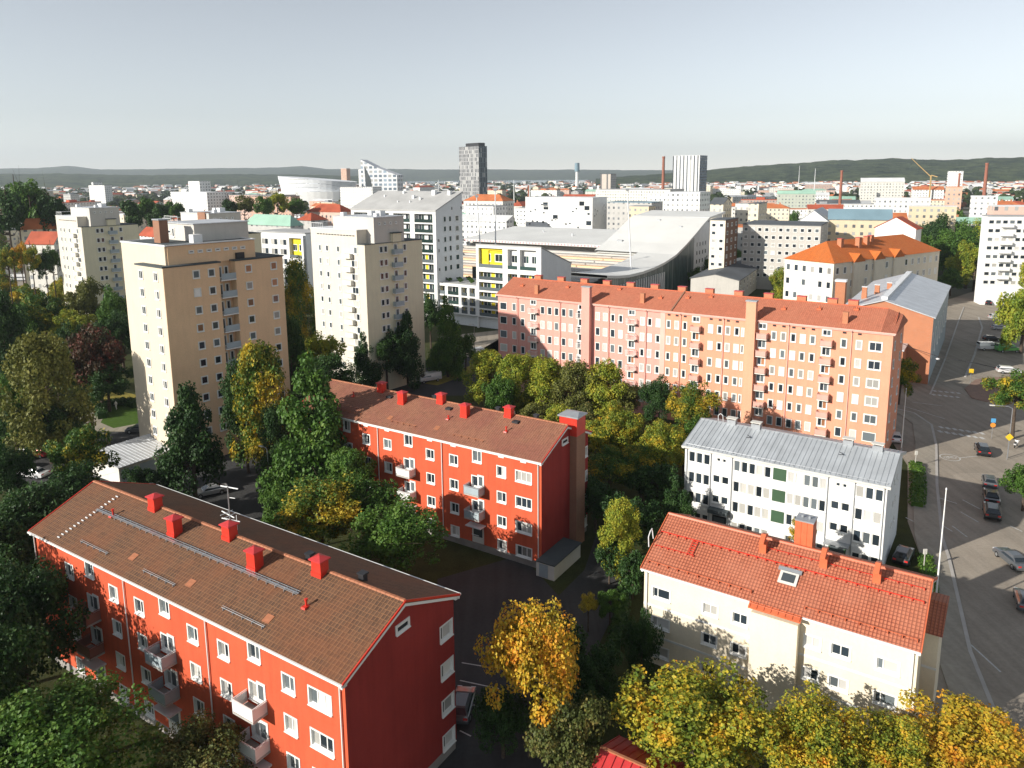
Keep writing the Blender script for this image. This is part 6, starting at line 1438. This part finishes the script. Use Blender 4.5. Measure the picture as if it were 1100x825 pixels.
# rounded arena far off
c = far(342, 209, 1120); FA = thing('far_arena', 'wide white round-ended arena on a white podium beneath the hills', 'arena', (c.x, c.y, 0), R(-8)); rx = 57
for nm, r0, r1, z0, z1, mt in (('podium', 1.02, 1.02, 0, 24, 'white'), ('bowl', .92, 1.0, 24.1, 46, 'band')):
    m = MB(); n = 40; i0 = 0
    for rr_, z in ((r0, z0), (r1, z1)):
        for k in range(n): a = 2*PI*k/n; m.v.append((rx*rr_*math.cos(a), 38*rr_*math.sin(a), z-(9*(math.cos(a)+1)/2 if z > 30 else 0)))
    for k in range(n): l = (k+1) % n; m.f.append((k, l, n+l, n+k)); m.m.append(0)
    m.f.append(tuple(range(n, 2*n))); m.m.append(0)
    m.build(nm, M['white_wall'] if mt == 'white' else facade('far arena bowl', (.74,.76,.78), (.4,.42,.45), 9, 5.5, (0,1), (.5,.62)), FA)
KEEP.append((c.x, c.y, 70))
for a in (
 ('large white hospital-like block, lower wing of the far pair', 222, 207, 800, 183, 246, -40, 'white', 'flat', 'light'),
 ('white stepped tower rising from the far white block', 214, 195, 860, 202, 226, -40, 'white', 'flat', 'light'),
 ('long low salmon factory before the far white block', 300, 210, 760, 246, 318, -25, 'salmon', 'flat', 'grey'),
 ('orange brick depot before the far arena', 312, 211, 650, 268, 322, -20, 'orange', 'flat', 'dark'),
 ('white flat office beside the far arena', 400, 201, 900, 365, 410, -20, 'white', 'flat', 'grey'),
 ('salmon house with dark red roof near the copper roofs', 366, 228, 420, 330, 380, -30, 'salmon', 'hip', 'red', 4),
 ('low terracotta-roofed house beyond the park at the edge of view', 22, 247, 330, -20, 66, -60, 'cream', 'hip', 'orange', 4),
 ('long bright red roof between park trees and the yellowish tower', 58, 262, 300, 28, 70, -12, 'pale', 'gable', 'red', 4),
 ('red-roofed house just past the yellowish tower', 166, 254, 310, 150, 172, -40, 'white', 'gable', 'red', 3),
 ('grey office slab in the far valley', 112, 199, 1300, 95, 120, -30, 'white', 'flat', 'dark'),
 ('white block in the far valley', 100, 196, 1500, 98, 110, -30, 'white', 'flat', 'light'),
 ('pair of orange-topped towers beside the slanting tower', 372, 181, 1500, 366, 376, -30, 'orange', 'flat', 'light'),
 ('white silo tower beside the orange-topped pair', 392, 182, 1450, 385, 396, -30, 'white', 'flat', 'light'),
 ('orange-roofed town block before the hotel tower', 540, 216, 480, 498, 552, -33, 'pale', 'hip', 'orange', 4),
 ('low white roof below the hotel tower', 530, 222, 420, 500, 545, -33, 'white', 'flat', 'grey'),
 ('long white-roofed depot in the middle distance', 720, 204, 800, 640, 735, -33, 'pale', 'flat', 'grey'),
 ('long grey-white hall with ribbed roof near the crane', 972, 195, 900, 925, 978, -20, 'pale', 'shed', 'light', 4),
 ('tall white block on the right-hand hillside', 1035, 184, 1100, 1018, 1045, -30, 'white', 'flat', 'light'),
): mid(a[0], a[1], a[2], a[3], a[4], a[5], a[6], a[7], a[8], a[9], *(a[10:11]))
def stack(label, px, yt, D, r0, m='brick', yb=None):
    t = far(px, yt, D); o = thing('brick_chimney', label, 'chimney', (t.x, t.y, 0)); mm = {'brick': plain('stack brick', (.30,.12,.08), .9), 'white': M['white']}[m]
    MB().tube((0,0,0),(0,0,t.z-2), r0*1.0, 12, r0*.68).build('shaft', mm, o); MB().tube((0,0,t.z-2),(0,0,t.z), r0*.8, 12, r0*.85).build('rim', mm, o)
stack('tall brick chimney just before the white high-rise', 713, 168, 820, 1.9); stack('brick chimney in the right-hand town, alone among white roofs', 904.5, 183, 850, 1.7); stack('brick chimney on the right-hand skyline', 1060.5, 175, 900, 2.0); stack('short brick chimney behind the hotel roofs', 568, 199, 700, 1.3); stack('pair-mate chimney near the right-hand white block', 1031, 186, 980, 1.5)
t = far(620, 175, 2000); o = thing('observation_tower', 'slim pale observation tower with a blue-glazed head', 'tower', (t.x, t.y, 0)); MB().tube((0,0,0),(0,0,t.z*.6), 5, 12, 4).tube((0,0,t.z*.6),(0,0,t.z-22), 4, 12, 4).build('shaft', M['white_wall'], o); MB().tube((0,0,t.z-22),(0,0,t.z), 6.5, 14, 6).build('head', RC['teal'], o)
c = far(1000, 192, 1000); o = thing('tower_crane', 'yellow crane with raised jib over the right-hand town', 'crane', (c.x, c.y, 0)); M['crane'] = plain('crane yellow', (.50,.34,.14), .5); tp = far(979, 170, 1000)
MB().box(-.6,.6,-.6,.6,0,c.z+4).build('mast', M['crane'], o); MB().tube((0,0,c.z+2),(tp.x-c.x,tp.y-c.y,tp.z), .55, 4, .35).tube((0,0,c.z+4),(-(tp.x-c.x)*.3,-(tp.y-c.y)*.3,c.z+2), .6, 4).build('jib', M['crane'], o)
for lb, px, y0_, D in (('church-like needle spire on the far right slope', 876, 181, 1300), ('thin white mast on the town roofs', 859, 178, 1700), ('slim mast on the lakeside', 471, 193, 1100), ('slim mast beyond the orange roofs', 552, 193, 900), ('slim mast above the orange roofs by the theatre', 569, 199, 620)):
    t = far(px, y0_, D); o = thing('mast', lb, 'mast', (t.x, t.y, 0)); MB().tube((0,0,0),(0,0,t.z), .9, 6, .25).build('pole', M['white_metal'], o)

# ------------------------------------------------------------------ the rest of the town
def free(X, Y, r):
    return all((X-a)**2+(Y-b)**2 > (r+c)**2 for a, b, c in KEEP)
rt = random.Random(11); CITY = []
dist_yaw = [(-200, -33), (400, -33), (760, -28), (1300, -20)]
tries = 0
while len(CITY) < 298 and tries < 9000:
    tries += 1
    D = 300*(6.0**rt.random()); px = rt.uniform(-20, 1120)
    if px < 440 and (D < 520 or rt.random() < .2): continue
    if px > 1000 and D < 420: continue
    p = far(px, 200, D); 
    L = rt.uniform(16, 44)*(1+.25*(D > 900)); Wd = rt.uniform(11, 15)
    r_ = L/2*.62+2
    if not free(p.x, p.y, r_): continue
    KEEP.append((p.x, p.y, r_)); h = rt.choice((9, 12, 13, 15, 16, 18, 19)) if D < 700 else rt.choice((6, 8, 10, 12, 15, 18))
    if px < 440: h = min(h, 13)
    if rt.random() < .04 and D > 500: h += 9
    yaw = next(y for lim, y in dist_yaw if px < lim) + rt.choice((0, 0, 0, 90)) + rt.uniform(-4, 4)
    wc = rt.choice(('white','white','white','cream','cream','pale','pale','salmon','yellow','grey','brick','orange')); rk = rt.choice(('gable','gable','flat','flat','hip')); rc = rt.choice(('red','orange','grey','light','light','dark','grey') if rk == 'flat' else ('red','red','orange','orange','grey','dark','light','patina'))
    CITY.append((D, p, L, Wd, h, yaw, wc, rk, rc, px))
CN = {'white':'white','cream':'cream','pale':'ashen','salmon':'salmon','yellow':'yellow','grey':'grey','brick':'brown','orange':'orange'}
RN = {'red':'red','orange':'orange','grey':'grey','light':'pale','dark':'dark','patina':'green'}
def simple_house(D, p, L, Wd, h, yaw, wc, rk, rc, px):
    o = thing('town_house', 'x', 'building', (p.x, p.y, 0), R(yaw)); THINGS.pop()
    m = MB(); a, b = L/2, Wd/2
    m.poly([(-a,-b,0),(a,-b,0),(a,-b,h),(-a,-b,h)]); m.poly([(a,-b,0),(a,b,0),(a,b,h),(a,-b,h)]); m.poly([(a,b,0),(-a,b,0),(-a,b,h),(a,b,h)][:0] or [(a,b,0),(-a,b,0),(-a,b,h),(a,b,h)]); m.poly([(-a,b,0),(-a,-b,0),(-a,-b,h),(-a,b,h)])
    ri = Wd*.24
    if rk == 'gable':
        for x in (-a, a): m.poly([(x,-b,h),(x,b,h),(x,0,h+ri-.1)])
    m.build('wall', FC[wc], o); r = MB()
    if rk == 'flat': r.box(-a-.1,a+.1,-b-.1,b+.1,h+.01,h+.5); r.box(-a*.3,a*.1,-b*.5,b*.5,h+.501,h+2.6)
    elif rk == 'gable': r.extr([(-b-.4,h),(0,h+ri),(b+.4,h),(b+.4,h-.3),(0,h+ri-.25),(-b-.4,h-.3)], -a-.3, a+.3)
    else: r.poly([(-a-.4,-b-.4,h),(a+.4,-b-.4,h),(a-b,0,h+ri),(-a+b,0,h+ri)]); r.poly([(a+.4,-b-.4,h),(a+.4,b+.4,h),(a-b,0,h+ri)]); r.poly([(a+.4,b+.4,h),(-a-.4,b+.4,h),(-a+b,0,h+ri),(a-b,0,h+ri)]); r.poly([(-a-.4,b+.4,h),(-a-.4,-b-.4,h),(-a+b,0,h+ri)])
    rf = r.build('roof', RC[rc], o)
    if rk != 'flat' and D < 900:
        for k in range(2): x = (-.3+.6*k)*L; MB().box(x-.5, x+.5, .6, 1.5, h+ri*.5, h+ri+1.2).build('chimney', M['brick_red'], rf)
    return o
CO = [(simple_house(*c), c) for c in CITY]
# beyond, too many to count
m = MB(); rt = random.Random(3)
for i in range(3400):
    D = 1750*(2.6**rt.random()); px = rt.uniform(-40, 1140)
    if px < 640 and rt.random() < .3: continue
    if 425 < px < 640 and D > 4000: continue
    if px > 690 and D > 2750: D = rt.uniform(1900, 2750)
    p = far(px, 190, D); L = rt.uniform(9, 34); Wd = rt.uniform(8, 14); h = rt.choice((4, 6, 8, 11, 15)); a = rt.uniform(0, PI); c, s = math.cos(a), math.sin(a); w = rt.choice((0,0,0,0,1,1,2,3)); k = rt.choice((4,5,6,6,6,7))
    P = [(p.x+c*x-s*y, p.y+s*x+c*y) for x, y in ((-L/2,-Wd/2),(L/2,-Wd/2),(L/2,Wd/2),(-L/2,Wd/2))]
    for q in range(4): A, B = P[q], P[(q+1) % 4]; m.poly([(*A, 0), (*B, 0), (*B, h), (*A, h)], w)
    r0 = (p.x+c*(-L/2), p.y+s*(-L/2)); r1 = (p.x+c*L/2, p.y+s*L/2)
    m.poly([(*P[0],h),(*P[1],h),(*r1,h+2.5),(*r0,h+2.5)], k); m.poly([(*P[3],h),(*P[2],h),(*r1,h+2.5),(*r0,h+2.5)], k)
tag(m.build('distant_buildings', [FC['white'], FC['cream'], FC['salmon'], FC['grey'], RC['red'], RC['orange'], RC['light'], RC['grey']], uv=False), 'haze of small pale houses and halls filling the valley below the hills', 'buildings', kind='stuff')
# town trees
rt = random.Random(21); n = 0; tries = 0; TT = []
kinds = ['green','dark','dark','olive','lime','mixed','green','maple','rust']
while n < 235 and tries < 12000:
    tries += 1; D = 210*(5.2**rt.random()); px = rt.uniform(-25, 1115)
    if px > 430 and D < 300 : continue
    if px > 430 and rt.random() < .45: continue
    if 880 < px and D < 300: continue
    p = far(px, 200, D)
    R_ = rt.uniform(3.5, 6.0)
    if not free(p.x, p.y, R_*.6) or (p.x+112)**2+(p.y-215)**2 < 900: continue
    KEEP.append((p.x, p.y, R_*.55)); n += 1
    kd = rt.choice(kinds); 
    if px < 60 and 235 < D < 330: kd = rt.choice(('maple', 'orange', 'mixed'))
    zc = rt.uniform(6, 9) if D < 500 else rt.uniform(6, 10); o = tree('town_tree', 'x', p.x, p.y, zc, R_, R_*rt.uniform(1.0, 1.35), kd, rt.choice(('low','low','lowcone')) if D > 330 else rt.choice(('open', 'low')), cat='tree'); THINGS.pop(); TT.append((o, D, px, kd))
# explicit dark woods at the upper left edge (tall individual trees)
for i, (px, py, rx, ry, D, kd) in enumerate(((8,228,22,30,330,'dark'),(34,224,24,32,345,'green'),(55,232,16,24,330,'dark'),(18,214,20,22,380,'green'),(70,236,12,16,340,'dark'),(140,232,14,18,380,'dark'),(156,226,12,14,420,'green'),(172,234,14,16,400,'dark'),(186,228,12,12,450,'green'),
        (282,222,12,12,420,'green'),(298,220,13,13,430,'lime'),(262,220,12,11,440,'olive'),(318,222,12,10,440,'green'),(246,224,10,10,430,'dark'),
        (8,282,13,17,262,'maple'),(22,276,12,17,268,'orange'),(34,280,12,18,262,'maple'),(48,284,11,18,262,'dark'),(56,278,11,16,270,'green'))):
    p = far(px, py, D); k = (p-CAM).dot(CF); o = tree('park_tree', 'x', p.x, p.y, max(5, p.z), rx*k/FPX, ry*k/FPX, kd, 'broad' if D < 300 else 'low', cat='tree'); THINGS.pop(); TT.append((o, D, px, kd))
# distant woodland as one mass
m = MB(); rt = random.Random(8)
for i in range(5200):
    D = 1050*(5.0**rt.random()); px = rt.uniform(-60, 1160)
    if px > 430 and D < 1900 and rt.random() < .5: continue
    if 425 < px < 640 and 4100 < D: continue
    if px > 690 and D > 2750: continue
    p = far(px, 190, D); h = rt.uniform(8, 15); rr_ = h*.42
    for _ in range(12):
        d = Vector((rt.gauss(0,1), rt.gauss(0,1), rt.gauss(0,1))).normalized(); q = Vector((p.x, p.y, h*.58))+Vector((d.x*rr_, d.y*rr_, d.z*h*.4)); nn = (d+Vector((0,0,.4))).normalized(); u = nn.orthogonal().normalized(); v = nn.cross(u); s = rr_*.62*(1+D/6000)
        i0 = len(m.v); m.v += [tuple(q-u*s), tuple(q-v*s), tuple(q+u*s), tuple(q+v*s)]; m.f.append((i0,i0+1,i0+2,i0+3)); m.m.append(0)
tag(m.build('woods', leafmat('far woodland', [(.1, (.02,.038,.012)), (.5, (.04,.065,.018)), (.9, (.08,.10,.03))], .004), uv=False), 'scattered woodland between the far houses', 'woods', kind='stuff')
# undergrowth: rough grass and fallen leaves in the near yards
# ------------------------------------------------------------------ labels for the many
ORD = 'first second third fourth fifth sixth seventh eighth ninth tenth eleventh twelfth thirteenth fourteenth fifteenth sixteenth seventeenth eighteenth nineteenth twentieth'.split()
LMK = [('the white high-rise', 741, 190), ('the hotel tower', 508, 185), ('the theatre cube', 605, 230), ('the orange-roofed school', 925, 265), ('the orange brick high block', 1030, 212), ('the yellow balcony block', 1005, 228), ('the far arena', 343, 198), ('the slanting tower', 407, 190), ('the far white block', 215, 205), ('the yellowish tower', 100, 260), ('the swept arena roof', 700, 265), ('the green-grey block', 860, 216), ('the copper-green roofs', 295, 240), ('the crane', 990, 185), ('the narrow grey tower', 653, 196), ('the lone brick chimney', 904, 195), ('the park woods', 30, 225), ('the white balcony block', 1090, 265)]
def auto(items):
    """items: (object, px, py, phrase). Label = phrase + ordinal distance from the closest landmark on its side."""
    b = {}
    for o, px, py, ph in items:
        nm, lx, ly = min(LMK, key=lambda q: math.hypot(q[1]-px, (q[2]-py)*2)); sd = 'left of' if px < lx else 'right of'
        b.setdefault((ph, nm, sd), []).append((math.hypot(lx-px, (ly-py)*2), o))
    for (ph, nm, sd), v in b.items():
        v.sort(key=lambda q: q[0])
        for i, (_, o) in enumerate(v):
            o['label'] = f'{ph} {sd} {nm}' if len(v) == 1 else f'{ph}, {ORD[min(i,19)]} {sd} {nm}'
it = []
for o, c in CO:
    D, p, L, Wd, h, yaw, wc, rk, rc, px = c; q = proj((p.x, p.y, h))
    it.append((o, q[0], q[1], f"{CN[wc]} {'long' if L > 30 else 'short'} house, {RN[rc]} {'flat' if rk=='flat' else 'hipped' if rk=='hip' else 'gabled'} roof")); o['category'] = 'building'; o['group'] = 'houses of the far town'
auto(it)
KN = {'green':'green','dark':'dark green','olive':'olive','lime':'yellow-green','mixed':'green and gold','maple':'golden','rust':'dark red','orange':'orange','brownish':'browning','yellow':'yellow'}
it = []
for o, D, px, kd in TT:
    q = proj((o.location.x, o.location.y, 8)); it.append((o, q[0], q[1], f"{KN[kd]} tree among the roofs")); o['category'] = 'tree'; o['group'] = 'trees of the town'
auto(it)

# ------------------------------------------------------------------ haze, sky, sun
hz = MB().box(-9000, 9000, -300, 12500, -3, 480); ho = hz.build('haze', bpy.data.materials.new('haze air'), uv=False); ho['kind'] = 'stuff'; ho['label'] = 'thin blue autumn haze over the town'
mt = ho.data.materials[0]; mt.use_nodes = True; nt = mt.node_tree; nt.nodes.clear(); ou = nt.nodes.new('ShaderNodeOutputMaterial'); vp = nt.nodes.new('ShaderNodeVolumePrincipled'); vp.inputs['Color'].default_value = (.82, .91, 1, 1); vp.inputs['Density'].default_value = HAZE; vp.inputs['Anisotropy'].default_value = .2; nt.links.new(vp.outputs[0], ou.inputs['Volume'])
if HAZE == 0: bpy.data.objects.remove(ho)
w = bpy.data.worlds.new('World'); SC.world = w; w.use_nodes = True; nt = w.node_tree; bg = nt.nodes['Background']
sk = nt.nodes.new('ShaderNodeTexSky'); sk.sky_type = 'NISHITA'; sk.sun_disc = False; sk.sun_elevation = R(SUN_EL); sk.sun_rotation = R(SUN_ROT); sk.air_density = .9; sk.dust_density = 0; sk.ozone_density = OZ; sk.altitude = 100
hs_ = nt.nodes.new('ShaderNodeHueSaturation'); hs_.inputs['Saturation'].default_value = SKY_SAT; nt.links.new(sk.outputs[0], hs_.inputs['Color']); nt.links.new(hs_.outputs[0], bg.inputs[0]); bg.inputs[1].default_value = SKY
sl = bpy.data.lights.new('sun', 'SUN'); sl.energy = SUN; sl.angle = R(.5); sl.color = (1, .94, .85); so = bpy.data.objects.new('sun', sl); COL.objects.link(so)
az = R(28); el = R(SUN_EL); d = Vector((math.cos(az)*math.cos(el), math.sin(az)*math.cos(el), -math.sin(el))); so.rotation_euler = d.to_track_quat('-Z', 'Y').to_euler(); so.location = (-60, 0, 90)
SC.view_settings.view_transform = 'Standard'; SC.view_settings.look = 'None'; SC.view_settings.exposure = EXPO; SC.view_settings.gamma = 1; SC.view_settings.use_curve_mapping = False
SC.cycles.max_bounces = 6; SC.cycles.diffuse_bounces = 3; SC.cycles.glossy_bounces = 3; SC.cycles.transmission_bounces = 3; SC.cycles.volume_bounces = 0; SC.cycles.use_denoising = True
SC.cycles.caustics_reflective = False; SC.cycles.caustics_refractive = False
try: SC.cycles.volume_step_rate = 10; SC.cycles.use_adaptive_sampling = True; SC.cycles.adaptive_threshold = .015
except Exception: pass
